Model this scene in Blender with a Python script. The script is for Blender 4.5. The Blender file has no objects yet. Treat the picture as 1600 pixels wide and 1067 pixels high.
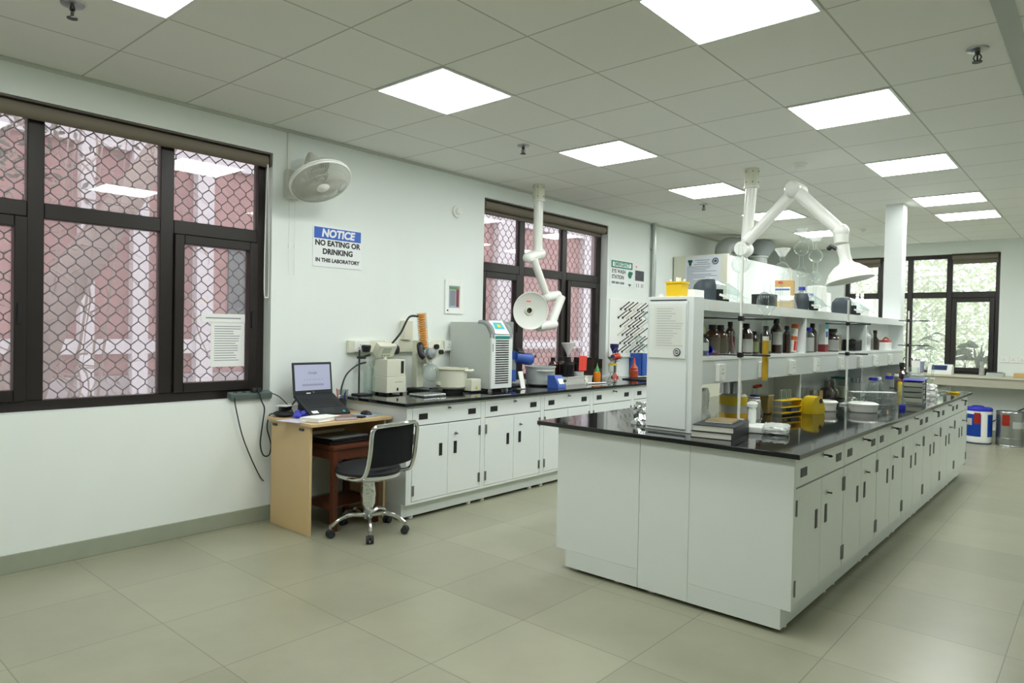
import bpy, bmesh, math, random
from mathutils import Vector, Matrix, Euler
random.seed(7)
PI = math.pi
SC = bpy.context.scene
COL = SC.collection

# ---------------------------------------------------------------- camera
YAW, PITCH, ROLL = 0.7167, -0.0171, 0.0199
def cam_matrix(loc):
    f = Vector((-math.sin(YAW)*math.cos(PITCH), math.cos(YAW)*math.cos(PITCH), math.sin(PITCH)))
    r = Vector((math.cos(YAW), math.sin(YAW), 0.0)); u = r.cross(f)
    r2 = r*math.cos(ROLL) + u*math.sin(ROLL); u2 = -r*math.sin(ROLL) + u*math.cos(ROLL)
    m = Matrix((r2, u2, -f)).transposed().to_4x4(); m.translation = loc
    return m
cd = bpy.data.cameras.new('camera'); cam = bpy.data.objects.new('camera', cd); COL.objects.link(cam)
cam.matrix_world = cam_matrix(Vector((4.5824, -2.5736, 1.4091)))
cd.sensor_width = 36.0; cd.lens = 36.0*1073.25/1600.0; cd.clip_start = 0.05; cd.clip_end = 200
SC.camera = cam

# ---------------------------------------------------------------- sky and exposure
world = bpy.data.worlds.new('overcast_sky'); SC.world = world; world.use_nodes = True
wn = world.node_tree.nodes; bg = wn['Background']
bg.inputs[0].default_value = (0.93, 0.96, 1.0, 1); bg.inputs[1].default_value = 3.2
vs = SC.view_settings
vs.view_transform = 'Standard'; vs.look = 'None'; vs.gamma = 1.0; vs.use_curve_mapping = False
vs.exposure = 0.72
LAMP = 13.0           # radiance of the ceiling panels
cy = SC.cycles
cy.max_bounces = 10; cy.diffuse_bounces = 6; cy.glossy_bounces = 5; cy.transparent_max_bounces = 24
cy.transmission_bounces = 8; cy.sample_clamp_indirect = 6.0; cy.caustics_reflective = False; cy.caustics_refractive = False

# ---------------------------------------------------------------- helpers
def lin(c):
    if isinstance(c, str):
        c = [int(c[i:i+2], 16)/255 for i in (0, 2, 4)]
    return tuple((x/12.92 if x <= 0.04045 else ((x+0.055)/1.055)**2.4) for x in c) + (1.0,)
MATS = {}
def mat(name, col, rough=0.5, metal=0.0, spec=0.5, emit=0.0, alpha=1.0, coat=0.0, trans=0.0, bump=0.0, bscale=60.0, var=0.0, vscale=6.0):
    m = bpy.data.materials.new(name); m.use_nodes = True
    nt = m.node_tree; b = nt.nodes['Principled BSDF']
    b.inputs['Base Color'].default_value = lin(col); b.inputs['Roughness'].default_value = rough
    b.inputs['Metallic'].default_value = metal; b.inputs['Specular IOR Level'].default_value = spec
    b.inputs['Coat Weight'].default_value = coat; b.inputs['Transmission Weight'].default_value = trans
    b.inputs['Alpha'].default_value = alpha
    if emit:
        b.inputs['Emission Color'].default_value = lin(col); b.inputs['Emission Strength'].default_value = emit
    if var or bump:
        tc = nt.nodes.new('ShaderNodeTexCoord')
        if var:
            n = nt.nodes.new('ShaderNodeTexNoise'); n.inputs['Scale'].default_value = vscale; n.inputs['Detail'].default_value = 5
            nt.links.new(tc.outputs['Object'], n.inputs['Vector'])
            mx = nt.nodes.new('ShaderNodeMix'); mx.data_type = 'RGBA'
            c = lin(col); mx.inputs[6].default_value = tuple(x*(1-var) for x in c[:3])+(1,); mx.inputs[7].default_value = tuple(min(1, x*(1+var)) for x in c[:3])+(1,)
            nt.links.new(n.outputs['Fac'], mx.inputs[0]); nt.links.new(mx.outputs[2], b.inputs['Base Color'])
        if bump:
            n2 = nt.nodes.new('ShaderNodeTexNoise'); n2.inputs['Scale'].default_value = bscale; n2.inputs['Detail'].default_value = 3
            nt.links.new(tc.outputs['Object'], n2.inputs['Vector'])
            bp = nt.nodes.new('ShaderNodeBump'); bp.inputs['Strength'].default_value = bump; bp.inputs['Distance'].default_value = 0.004
            nt.links.new(n2.outputs['Fac'], bp.inputs['Height']); nt.links.new(bp.outputs[0], b.inputs['Normal'])
    MATS[name] = m
    return m
def thin_glass(name, tint='f4faf7', edge=0.55, film=0.0, filmcol='d8d8d8', refl=1.0, trl=0.5):
    m = bpy.data.materials.new(name); m.use_nodes = True; nt = m.node_tree; N = nt.nodes; L = nt.links
    N.clear(); out = N.new('ShaderNodeOutputMaterial')
    tr = N.new('ShaderNodeBsdfTransparent'); tr.inputs[0].default_value = lin(tint)
    gl = N.new('ShaderNodeBsdfGlossy'); gl.inputs['Roughness'].default_value = 0.0; gl.inputs[0].default_value = (refl, refl, refl, 1)
    fr = N.new('ShaderNodeFresnel'); fr.inputs['IOR'].default_value = 1.5
    lw = N.new('ShaderNodeLayerWeight'); lw.inputs['Blend'].default_value = 0.18
    ma = N.new('ShaderNodeMath'); ma.operation = 'MULTIPLY'; ma.inputs[1].default_value = edge
    L.new(lw.outputs['Facing'], ma.inputs[0])
    df0 = N.new('ShaderNodeBsdfDiffuse'); df0.inputs[0].default_value = lin(filmcol)
    tl = N.new('ShaderNodeBsdfTranslucent'); tl.inputs[0].default_value = lin(filmcol); df = N.new('ShaderNodeMixShader'); df.inputs[0].default_value = trl
    L.new(df0.outputs[0], df.inputs[1]); L.new(tl.outputs[0], df.inputs[2])
    m1 = N.new('ShaderNodeMixShader'); m2 = N.new('ShaderNodeMixShader')
    mx = N.new('ShaderNodeMath'); mx.operation = 'ADD'; mx.inputs[1].default_value = film
    L.new(ma.outputs[0], mx.inputs[0])
    L.new(mx.outputs[0], m1.inputs[0]); L.new(tr.outputs[0], m1.inputs[1]); L.new(df.outputs[0], m1.inputs[2])
    geo = N.new('ShaderNodeNewGeometry'); inv = N.new('ShaderNodeMath'); inv.operation = 'SUBTRACT'; inv.inputs[0].default_value = 1.0
    L.new(geo.outputs['Backfacing'], inv.inputs[1]); fm = N.new('ShaderNodeMath'); fm.operation = 'MULTIPLY'
    L.new(fr.outputs[0], fm.inputs[0]); L.new(inv.outputs[0], fm.inputs[1])
    L.new(fm.outputs[0], m2.inputs[0]); L.new(m1.outputs[0], m2.inputs[1]); L.new(gl.outputs[0], m2.inputs[2])
    L.new(m2.outputs[0], out.inputs[0]); MATS[name] = m
    return m

class MB:
    """collects shapes; build() links them as ONE mesh object"""
    def __init__(s): s.bm = bmesh.new()
    def _xf(s, vs, M):
        if M is not None: bmesh.ops.transform(s.bm, matrix=M, verts=vs)
    def box(s, x0, y0, z0, x1, y1, z1, bev=0.0, M=None, seg=2):
        c = [(x0,y0,z0),(x1,y0,z0),(x1,y1,z0),(x0,y1,z0),(x0,y0,z1),(x1,y0,z1),(x1,y1,z1),(x0,y1,z1)]
        v = [s.bm.verts.new(p) for p in c]
        fs = [s.bm.faces.new([v[i] for i in f]) for f in ((3,2,1,0),(4,5,6,7),(0,1,5,4),(1,2,6,5),(2,3,7,6),(3,0,4,7))]
        if bev:
            es = list({e for f in fs for e in f.edges})
            r = bmesh.ops.bevel(s.bm, geom=es, offset=bev, segments=seg, profile=0.5, affect='EDGES', clamp_overlap=True)
            v = [x for x in r['verts'] if x.is_valid]
            fv = set(v)
            for f in r['faces']: fv.update(f.verts)
            # faces that remain share those verts
            v = list(fv)
        s._xf(v, M); return s
    def prism(s, pts, axis, a, b, M=None):
        ax = 'xyz'.index(axis)
        def mk(p, t):
            q = list(p); q.insert(ax, t); return s.bm.verts.new(q)
        A = [mk(p, a) for p in pts]; B = [mk(p, b) for p in pts]; n = len(pts)
        s.bm.faces.new(A[::-1]); s.bm.faces.new(B)
        for i in range(n): s.bm.faces.new([A[i], A[(i+1) % n], B[(i+1) % n], B[i]])
        s._xf(A+B, M); return s
    def cyl(s, p0, p1, r0, r1=None, seg=20, cap=True):
        r1 = r0 if r1 is None else r1
        p0 = Vector(p0); p1 = Vector(p1); d = (p1-p0).normalized()
        q = d.to_track_quat('Z', 'Y'); A = []; B = []
        for i in range(seg):
            a = 2*PI*i/seg; o = q @ Vector((math.cos(a), math.sin(a), 0))
            A.append(s.bm.verts.new(p0+o*r0)); B.append(s.bm.verts.new(p1+o*r1))
        for i in range(seg): s.bm.faces.new([A[i], A[(i+1) % seg], B[(i+1) % seg], B[i]])
        if cap:
            s.bm.faces.new(A[::-1]); s.bm.faces.new(B)
        return s
    def lathe(s, prof, c=(0,0,0), seg=24, M=None, sx=1.0, sy=1.0):
        rings = []; allv = []
        for r, z in prof:
            if r < 1e-6:
                v = s.bm.verts.new((c[0], c[1], c[2]+z)); rings.append([v]); allv.append(v)
            else:
                R = [s.bm.verts.new((c[0]+sx*r*math.cos(2*PI*i/seg), c[1]+sy*r*math.sin(2*PI*i/seg), c[2]+z)) for i in range(seg)]
                rings.append(R); allv += R
        for a, b in zip(rings, rings[1:]):
            for i in range(seg):
                j = (i+1) % seg
                if len(a) == 1 and len(b) == 1: continue
                if len(a) == 1: s.bm.faces.new([a[0], b[j], b[i]])
                elif len(b) == 1: s.bm.faces.new([a[i], a[j], b[0]])
                else: s.bm.faces.new([a[i], a[j], b[j], b[i]])
        s._xf(allv, M); return s
    def tube(s, pts, r, seg=8, smooth=True, sub=6, closed=False, cap=True, r1=None):
        P = [Vector(p) for p in pts]
        if smooth and len(P) > 2:
            Q = []; n = len(P)
            rng = range(n if closed else n-1)
            for i in rng:
                if closed: p0, p1, p2, p3 = P[(i-1) % n], P[i], P[(i+1) % n], P[(i+2) % n]
                else: p0, p1, p2, p3 = P[max(i-1, 0)], P[i], P[i+1], P[min(i+2, n-1)]
                for k in range(sub):
                    t = k/sub
                    Q.append(0.5*((2*p1)+(p2-p0)*t+(2*p0-5*p1+4*p2-p3)*t*t+(3*p1-p0-3*p2+p3)*t**3))
            if not closed: Q.append(P[-1])
            P = Q
        n = len(P); rings = []; up = None
        for i, p in enumerate(P):
            if closed: d = P[(i+1) % n]-P[(i-1) % n]
            else: d = P[min(i+1, n-1)]-P[max(i-1, 0)]
            if d.length < 1e-9: d = Vector((0, 0, 1))
            d.normalize()
            if up is None:
                up = Vector((0, 0, 1)) if abs(d.z) < 0.9 else Vector((1, 0, 0))
            x = up - d*up.dot(d)
            if x.length < 1e-6: x = d.orthogonal()
            x.normalize(); y = d.cross(x); up = x
            rr = r if r1 is None else r+(r1-r)*i/max(1, n-1)
            rings.append([s.bm.verts.new(p+(x*math.cos(2*PI*k/seg)+y*math.sin(2*PI*k/seg))*rr) for k in range(seg)])
        m = n if closed else n-1
        for i in range(m):
            a, b = rings[i], rings[(i+1) % n]
            for k in range(seg): s.bm.faces.new([a[k], a[(k+1) % seg], b[(k+1) % seg], b[k]])
        if cap and not closed:
            s.bm.faces.new(rings[0][::-1]); s.bm.faces.new(rings[-1])
        return s
    def sph(s, c, r, sx=1, sy=1, sz=1, u=20, v=12, M=None):
        m = Matrix.Translation(c) @ Matrix.Diagonal((sx, sy, sz, 1))
        if M is not None: m = M @ m
        bmesh.ops.create_uvsphere(s.bm, u_segments=u, v_segments=v, radius=r, matrix=m); return s
    def quad(s, *pts):
        s.bm.faces.new([s.bm.verts.new(p) for p in pts]); return s
    def build(s, name, m, parent=None, loc=None, sharp=0.6):
        bmesh.ops.recalc_face_normals(s.bm, faces=s.bm.faces[:])
        for f in s.bm.faces: f.smooth = True
        for e in s.bm.edges:
            if len(e.link_faces) == 2:
                e.smooth = e.calc_face_angle(0) < sharp
            else: e.smooth = True
        me = bpy.data.meshes.new(name); s.bm.to_mesh(me); s.bm.free()
        if isinstance(m, str): m = MATS[m]
        me.materials.append(m)
        o = bpy.data.objects.new(name, me); COL.objects.link(o)
        wm = o.modifiers.new('weighted_normals', 'WEIGHTED_NORMAL'); wm.keep_sharp = True; wm.weight = 60
        if parent is not None: o.parent = parent
        if loc is not None: o.location = loc
        return o
def tag(o, label, cat, group=None, kind=None):
    o['label'] = label; o['category'] = cat
    if group: o['group'] = group
    if kind: o['kind'] = kind
    return o
def thing(name, label, cat, loc=(0, 0, 0), rz=0.0, group=None):
    o = bpy.data.objects.new(name, None); COL.objects.link(o)
    o.empty_display_size = 0.05
    o.location = loc; o.rotation_euler = (0, 0, rz)
    return tag(o, label, cat, group)
KIDS = {}
def kids(o): return [c for c in bpy.data.objects if c.parent is o]
def dup(o, loc, rz, label, parent=None):
    c = o.copy(); COL.objects.link(c)
    if parent is None:
        c.location = loc; c.rotation_euler = (0, 0, rz); c['label'] = label
    else: c.parent = parent
    for k in kids(o): dup(k, None, None, None, c)
    return c
def struct(o): o['kind'] = 'structure'; return o
def text_part(s, size, m, parent, loc, rot, name='lettering', bold=0.0, shear=0.0, align='CENTER', sx=1.0, ext=0.0004):
    cu = bpy.data.curves.new('t', 'FONT'); cu.body = s; cu.size = size; cu.align_x = align; cu.align_y = 'CENTER'
    cu.offset = bold; cu.shear = shear; cu.extrude = ext; cu.resolution_u = 3
    o = bpy.data.objects.new('t', cu); COL.objects.link(o)
    dg = bpy.context.evaluated_depsgraph_get(); me = bpy.data.meshes.new_from_object(o.evaluated_get(dg))
    bpy.data.objects.remove(o); bpy.data.curves.remove(cu)
    me.name = name; me.materials.clear(); me.materials.append(MATS[m] if isinstance(m, str) else m)
    q = bpy.data.objects.new(name, me); COL.objects.link(q); q.parent = parent; q.location = loc; q.rotation_euler = rot; q.scale = (sx, 1, 1)
    return q
ROT_PX = (PI/2, 0, PI/2)     # text that faces +x
ROT_NY = (PI/2, 0, 0)        # text that faces -y
def rotm(ax, ang, c=(0, 0, 0)):
    c = Vector(c); return Matrix.Translation(c) @ Matrix.Rotation(ang, 4, ax) @ Matrix.Translation(-c)
def aim(n, c=(0, 0, 0)):
    """matrix that turns local +z to n and moves the origin to c"""
    return Matrix.Translation(c) @ Vector(n).normalized().to_track_quat('Z', 'Y').to_matrix().to_4x4()

# ---------------------------------------------------------------- materials
mat('wall_paint', 'eaf0ed', 0.55, bump=0.05, bscale=25, var=0.015, vscale=2)
mat('window_brown', '1d1513', 0.38, bump=0.05, bscale=40, var=0.15, vscale=9)
mat('blind_taupe', '7d7467', 0.7); mat('blind_rail', '5f5850', 0.5)
mat('white_steel', 'e6ebea', 0.32, coat=0.15); mat('white_laminate', 'e0e6e4', 0.4)
mat('gap_dark', '2a2d2c', 0.7); mat('plinth_white', 'dde3e1', 0.42)
mat('granite', '111214', 0.06, spec=0.6, var=0.5, vscale=220)
mat('black_plastic', '14161a', 0.4); mat('soft_black', '1b2024', 0.6, bump=0.15, bscale=200); mat('rubber', '202224', 0.7)
mat('chrome', 'd8dadb', 0.12, 1.0); mat('steel', 'b9bcbd', 0.3, 1.0); mat('dark_steel', '4a4c4d', 0.35, 0.9); mat('hinge_steel', '8c8f8e', 0.35, 1.0)
mat('white_plastic', 'f0f2ee', 0.35); mat('cream_plastic', 'dcddcb', 0.42); mat('grey_plastic', '8f9596', 0.45); mat('fan_grey', 'c9cbc2', 0.4); mat('pvc_white', 'eaece6', 0.3, coat=0.2)
mat('light_grey_steel', 'b4bbb7', 0.42); mat('bath_grey', 'c3c9c6', 0.35, 0.2)
mat('beech_laminate', 'cfb386', 0.45, var=0.06, vscale=5); mat('beech_edge', 'd9c196', 0.45)
mat('stool_wood', '5b2f1c', 0.4, var=0.2, vscale=10); 
mat('paper', 'f1f2f0', 0.8); mat('print_grey', '8a8f96', 0.8); mat('print_black', '23272b', 0.8); mat('plastic_sleeve', 'e3e8e4', 0.15, spec=0.6)
mat('sign_blue', '2f62c4', 0.4); mat('sign_white', 'eef2f3', 0.35); mat('sign_black', '1c2024', 0.5); mat('sign_green', '138468', 0.4)
mat('amber_glass', '2a120a', 0.08, spec=0.7, coat=0.6); mat('amber_light', '5a2e12', 0.1, spec=0.7, coat=0.6)
mat('cap_black', '101214', 0.45); mat('cap_blue', '2b34b8', 0.4); mat('label_white', 'e9ebe7', 0.6); mat('label_kraft', '8d8672', 0.7); mat('label_green', 'b7c492', 0.6)
mat('red_plastic', 'cf3a2a', 0.4); mat('red_paper', 'ee4b3e', 0.7); mat('orange_plastic', 'f08a1a', 0.35); mat('yellow_plastic', 'f4cb18', 0.4); mat('yellow_label', 'cdb21c', 0.5)
mat('blue_plastic', '3f63b8', 0.4); mat('blue_dark', '22335f', 0.45); mat('teal_plastic', '14837c', 0.4); mat('cyan_plastic', '3bb7c7', 0.4); mat('purple_cloth', '4a4fc0', 0.8)
mat('pink_plastic', 'd46a95', 0.45); mat('green_plastic', '4fae5b', 0.4); mat('kraft_card', 'cba86a', 0.75)
mat('liquid_yellow', 'd9a81c', 0.15, spec=0.6); mat('frit_white', 'f2eede', 0.7); mat('coil_orange', 'eda348', 0.3)
mat('screen_lilac', 'a3a6bf', 0.3, emit=0.16); mat('navy', '262c63', 0.5)
mat('foil', 'dfe3e3', 0.14, 1.0, bump=1.0, bscale=45); mat('poly_bag', 'eef2ee', 0.2, spec=0.7, bump=0.8, bscale=30, alpha=0.7)
mat('visor_grey', '59636a', 0.4, bump=0.2, bscale=120); mat('duct_grey', '9a9f9d', 0.45, bump=0.1, bscale=30); mat('hood_cream', 'dcdccb', 0.45)
mat('tile_skirting', '9aa08f', 0.35, var=0.08, vscale=12)
mat('frame_alu', 'aab0ae', 0.35, 0.6)
mat('leaf_green', '3f5f3a', 0.5, var=0.25, vscale=20); mat('leaf_pale', '6f8f55', 0.5); mat('leaf_dark', '2f3f38', 0.5); mat('terracotta', '8c4336', 0.7); mat('maroon', '8a3337', 0.6)
mat('tin', 'a4a8a6', 0.28, 0.9); mat('tin_blue', '2258c8', 0.35); mat('brown_dusty', '8d8680', 0.45, spec=0.4); mat('cord', '24282a', 0.5); mat('cord_white', 'e6e8e4', 0.5); mat('wire_grey', '17171a', 0.6)
mat('switch_grey', '5e6c69', 0.45); mat('grey_drawer', '8f9488', 0.4); mat('pad_blue', '9db4c4', 0.6); mat('book_cover', '2d3236', 0.5); mat('page', 'dcdccf', 0.8); mat('lilac_paper', 'c9c3d4', 0.8)
mat('brown_carton', '3a2e26', 0.6); mat('mag_cover', '8c7a55', 0.5, var=0.6, vscale=30)
thin_glass('lab_glass', 'fafdfc', 0.55, filmcol='c3ccc8'); thin_glass('ground_glass', 'f2f6f4', 0.4, film=0.42, filmcol='f4f6f4'); thin_glass('clear_plastic', 'eef3f0', 0.5, film=0.12); thin_glass('visor_clear', 'eef4f3', 0.4, film=0.10, filmcol='e8eef0')
thin_glass('window_glass', 'dedcdc', 0.0, film=0.19, filmcol='c4bec1', trl=.45); thin_glass('frosted_glass', 'e4e8e2', 0.0, film=0.16, filmcol='dde4da', trl=.7)
thin_glass('glass_liquid', 'e8d27a', 0.4, film=0.35, filmcol='d8b428')
# ================================================================ THE ROOM
CH = 2.84; YB = 9.4; XR = 7.4; YF = -6.2
def grid_mat(name, col, ox, oy, s, lw, linecol, rough, var, nscale, nvar, spec=0.5, bump=0.0):
    m = bpy.data.materials.new(name); m.use_nodes = True; nt = m.node_tree; N = nt.nodes; L = nt.links
    b = N['Principled BSDF']; b.inputs['Roughness'].default_value = rough; b.inputs['Specular IOR Level'].default_value = spec
    tc = N.new('ShaderNodeTexCoord'); sub = N.new('ShaderNodeVectorMath'); sub.operation = 'SUBTRACT'; sub.inputs[1].default_value = (ox, oy, 0)
    L.new(tc.outputs['Object'], sub.inputs[0])
    sc = N.new('ShaderNodeVectorMath'); sc.operation = 'SCALE'; sc.inputs['Scale'].default_value = 1/s; L.new(sub.outputs[0], sc.inputs[0])
    fl = N.new('ShaderNodeVectorMath'); fl.operation = 'FLOOR'; L.new(sc.outputs[0], fl.inputs[0])
    fr = N.new('ShaderNodeVectorMath'); fr.operation = 'FRACTION'; L.new(sc.outputs[0], fr.inputs[0])
    wn_ = N.new('ShaderNodeTexWhiteNoise'); wn_.noise_dimensions = '2D'; L.new(fl.outputs[0], wn_.inputs['Vector'])
    sp = N.new('ShaderNodeSeparateXYZ'); L.new(fr.outputs[0], sp.inputs[0])
    masks = []
    for ax in ('X', 'Y'):
        a = N.new('ShaderNodeMath'); a.operation = 'SUBTRACT'; a.inputs[1].default_value = 0.5; L.new(sp.outputs[ax], a.inputs[0])
        c = N.new('ShaderNodeMath'); c.operation = 'ABSOLUTE'; L.new(a.outputs[0], c.inputs[0])
        g = N.new('ShaderNodeMath'); g.operation = 'GREATER_THAN'; g.inputs[1].default_value = 0.5-lw/(2*s); L.new(c.outputs[0], g.inputs[0]); masks.append(g)
    mx = N.new('ShaderNodeMath'); mx.operation = 'MAXIMUM'; L.new(masks[0].outputs[0], mx.inputs[0]); L.new(masks[1].outputs[0], mx.inputs[1])
    no = N.new('ShaderNodeTexNoise'); no.inputs['Scale'].default_value = nscale; no.inputs['Detail'].default_value = 6; no.inputs['Roughness'].default_value = 0.65
    L.new(tc.outputs['Object'], no.inputs['Vector'])
    # value = 1 + var*(rand-.5)*2 + nvar*(noise-.5)*2
    m1 = N.new('ShaderNodeMath'); m1.operation = 'MULTIPLY_ADD'; m1.inputs[1].default_value = 2*var; m1.inputs[2].default_value = 1-var; L.new(wn_.outputs['Value'], m1.inputs[0])
    m2 = N.new('ShaderNodeMath'); m2.operation = 'MULTIPLY_ADD'; m2.inputs[1].default_value = 2*nvar; m2.inputs[2].default_value = -nvar; L.new(no.outputs['Fac'], m2.inputs[0])
    m3 = N.new('ShaderNodeMath'); m3.operation = 'ADD'; L.new(m1.outputs[0], m3.inputs[0]); L.new(m2.outputs[0], m3.inputs[1])
    hs = N.new('ShaderNodeVectorMath'); hs.operation = 'SCALE'; hs.inputs[0].default_value = lin(col)[:3]; L.new(m3.outputs[0], hs.inputs['Scale'])
    mix = N.new('ShaderNodeMix'); mix.data_type = 'RGBA'; L.new(mx.outputs[0], mix.inputs[0]); L.new(hs.outputs[0], mix.inputs[6]); mix.inputs[7].default_value = lin(linecol)
    L.new(mix.outputs[2], b.inputs['Base Color'])
    MATS[name] = m; return m
grid_mat('floor_stone', '93937e', 1.866, -0.6215, 0.6, 0.0045, '73725f', 0.30, 0.085, 2.0, 0.2, spec=0.5)
grid_mat('ceiling_tile', 'f1f2ee', 0.0, 0.0, 0.6, 0.010, 'c4c6be', 0.8, 0.012, 3.0, 0.01, spec=0.2)

f = MB(); f.quad((-0.3, YF, 0), (XR, YF, 0), (XR, YB+.3, 0), (-0.3, YB+.3, 0)); f.quad((-.3, YF, -.12), (-.3, YB+.3, -.12), (XR, YB+.3, -.12), (XR, YF, -.12)); struct(f.build('floor', 'floor_stone'))
c = MB(); c.box(-0.3, YF, CH, XR, YB+.3, CH+0.1); struct(c.build('ceiling', 'ceiling_tile'))
# window openings: (y0, y1, z0, z1)
W1 = (-2.17, 0.025, 0.885, 2.645); W2 = (2.245, 4.405, 0.885, 2.68)
WT = 0.24
w = MB()
ys = [YF, W1[0], W1[1], W2[0], W2[1], YB+.3]
for i, o in enumerate((None, W1, None, W2, None)):
    if o is None: w.box(-WT, ys[i], 0, 0, ys[i+1], CH)
    else:
        w.box(-WT, ys[i], 0, 0, ys[i+1], o[2]); w.box(-WT, ys[i], o[3], 0, ys[i+1], CH)
struct(w.build('wall_left', 'wall_paint'))
W3 = (1.29, 3.37, 0.86, 2.665)
w = MB(); w.box(0, YB, 0, W3[0], YB+WT, CH); w.box(W3[1], YB, 0, XR, YB+WT, CH); w.box(W3[0], YB, 0, W3[1], YB+WT, W3[2]); w.box(W3[0], YB, W3[3], W3[1], YB+WT, CH)
struct(w.build('wall_back', 'wall_paint'))
w = MB(); w.box(XR, YF, 0, XR+.1, YB+.3, CH); struct(w.build('wall_right', 'wall_paint'))
w = MB(); w.box(-.3, YF-.1, 0, XR+.1, YF, CH); struct(w.build('wall_front', 'wall_paint'))
b = MB(); b.box(0, YF, 0, 0.012, YB, 0.105, bev=.003); struct(b.build('baseboard_left', 'tile_skirting'))
b = MB(); b.box(0.012, YB-.012, 0, XR, YB, 0.105, bev=.003); struct(b.build('baseboard_back', 'tile_skirting'))
t = MB(); t.box(4.16, YF, CH-.006, 4.24, YB, CH); struct(t.build('trim_1', MATS['light_grey_steel']))
cv = MB(); cv.box(0, YF, CH-.02, .022, YB, CH-.002); struct(cv.build('trim_2', mat('trim_white', 'c9ccc4', .6)))

# ---- windows (frame, sashes, panes): structure with parts
def rect_frame(m, a0, a1, z0, z1, wd, d0, d1, P):
    for (p0, q0, p1, q1) in ((a0, z0, a0+wd, z1), (a1-wd, z0, a1, z1), (a0+wd, z0, a1-wd, z0+wd), (a0+wd, z1-wd, a1-wd, z1)):
        P(m, p0, q0, p1, q1, d0, d1)
def PX(m, a0, z0, a1, z1, d0, d1): m.box(d0, a0, z0, d1, a1, z1, bev=.004, seg=1)
def PY(m, a0, z0, a1, z1, d0, d1): m.box(a0, -d1, z0, a1, -d0, z1, bev=.004, seg=1)
def window(n, o, mulls, tz, sashes, P, glass, off=(0, 0, 0), mw=0.085, d0=-0.16, d1=-0.095):
    a0, a1, z0, z1 = o
    root = bpy.data.objects.new('window_%d' % n, None); COL.objects.link(root); root.location = off; struct(root)
    m = MB(); rect_frame(m, a0, a1, z0, z1, 0.06, d0, d1, P)
    for y in mulls: P(m, y-mw/2, z0+.06, y+mw/2, z1-.06, d0, d1)
    edges = [a0+.06] + [v for y in mulls for v in (y-mw/2, y+mw/2)] + [a1-.06]
    bays = [(edges[i], edges[i+1]) for i in range(0, len(edges), 2)]
    for (u, v) in bays: P(m, u, tz-.045, v, tz+.045, d0, d1)
    m.build('window_frame', 'window_brown', root)
    g = (d0+d1)/2
    for i, (u, v) in enumerate(bays):
        pb = []
        if i in sashes:
            s = MB(); rect_frame(s, u+.002, v-.002, z0+.062, tz-.047, 0.062, d0+.012, d1+.022, P)
            so = s.build('sash', 'window_brown', root)
            h = MB(); P(h, v-.05, z0+.5, v-.03, z0+.62, d1+.022, d1+.034); h.build('sash_handle', 'black_plastic', so)
            pb.append((u+.055, v-.055, z0+.115, tz-.1, so))
        else: pb.append((u-.004, v+.004, z0+.056, tz-.041, root))
        pb.append((u-.004, v+.004, tz+.041, z1-.056, root))
        for (q0, q1, r0, r1, par) in pb:
            k = MB(); P(k, q0, r0, q1, r1, g-.002, g+.002); k.build('window_pane', glass, par)
    return root
window(1, W1, (-1.395, -.665), 2.045, (0, 2), PX, 'window_glass')
window(2, W2, (2.93, 3.675), 2.03, (0, 2), PX, 'window_glass')
# back window sits in a wall that faces -y; its depth runs to +y
window(3, W3, (1.80, 2.22, 2.74), 2.06, (3,), PY, 'frosted_glass', off=(0, YB, 0), mw=.075)

# ---- security grilles outside the panes
def grille(name, label, a0, a1, z0, z1, d, axis='x', cw=0.046, chh=0.118, r=0.0040):
    m = MB(); n = int((a1-a0)/cw)+1
    zs = int((z1-z0)/(chh/2))+1
    for i in range(n+1):
        pts = []
        for k in range(zs+1):
            z = z0+k*chh/2
            s = 1 if (k+i) % 2 else -1
            a = a0+i*cw+s*cw*0.5*0.97
            for dz in (-.10, .10):
                zz = z+dz*chh
                if z0 <= zz <= z1: pts.append((d, a, zz) if axis == 'x' else (a, d, zz))
        # neighbours meet on the columns midway between them
        pts2 = []
        for p in pts: pts2.append(p)
        m.tube(pts2, r, seg=4, smooth=False, cap=False)
    o = m.build(name, 'wire_grey')
    return tag(o, label, 'grille')
grille('security_grille', 'chain link wire grille outside the large window above the desk', W1[0]-.05, W1[1]+.05, W1[2]-.05, W1[3]+.05, -.27)
grille('security_grille', 'chain link wire grille outside the window behind the wall counter', W2[0]-.05, W2[1]+.05, W2[2]-.05, W2[3]+.05, -.27)
grille('security_grille', 'fine wire mesh outside the far back window', W3[0], W3[1], W3[2], W3[3], YB+.27, 'y', cw=.035, chh=.08, r=.0016)

# ---- roller blinds
def blind(label, y0, y1, ztop, drop, chain):
    t = thing('roller_blind', label, 'blind', (-.045, (y0+y1)/2, ztop))
    h = (y1-y0)/2-.012
    m = MB(); m.box(-.04, -h, -.014, .042, h, -.001, bev=.003); m.build('headrail', 'blind_rail', t)
    m = MB(); m.cyl((0, -h+.015, -.058), (0, h-.015, -.058), .042, seg=24); m.build('fabric_roll', 'blind_taupe', t)
    for s in (-1, 1):
        m = MB(); m.box(-.042, s*h-.006, -.1, .04, s*h+.006, -.014, bev=.003); m.build('bracket', 'blind_rail', t)
    if drop:
        m = MB(); m.box(-.041, -h+.02, -.058-drop, -.038, h-.02, -.058); k = m.build('hanging_cloth', 'blind_taupe', t)
        m = MB(); m.box(-.046, -h+.02, -.07-drop, -.032, h-.02, -.058-drop, bev=.003); m.build('hem_bar', 'blind_rail', k)
    if chain:
        m = MB(); y = h-.02
        m.tube([(.03, y, -.06), (.032, y-.012, -.5), (.03, y-.014, -.98), (.034, y+.002, -1.035), (.03, y+.02, -.98), (.03, y+.016, -.5), (.03, y+.004, -.06)], .0035, seg=6); m.build('chain_loop', 'pvc_white', t)
    return t
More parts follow.
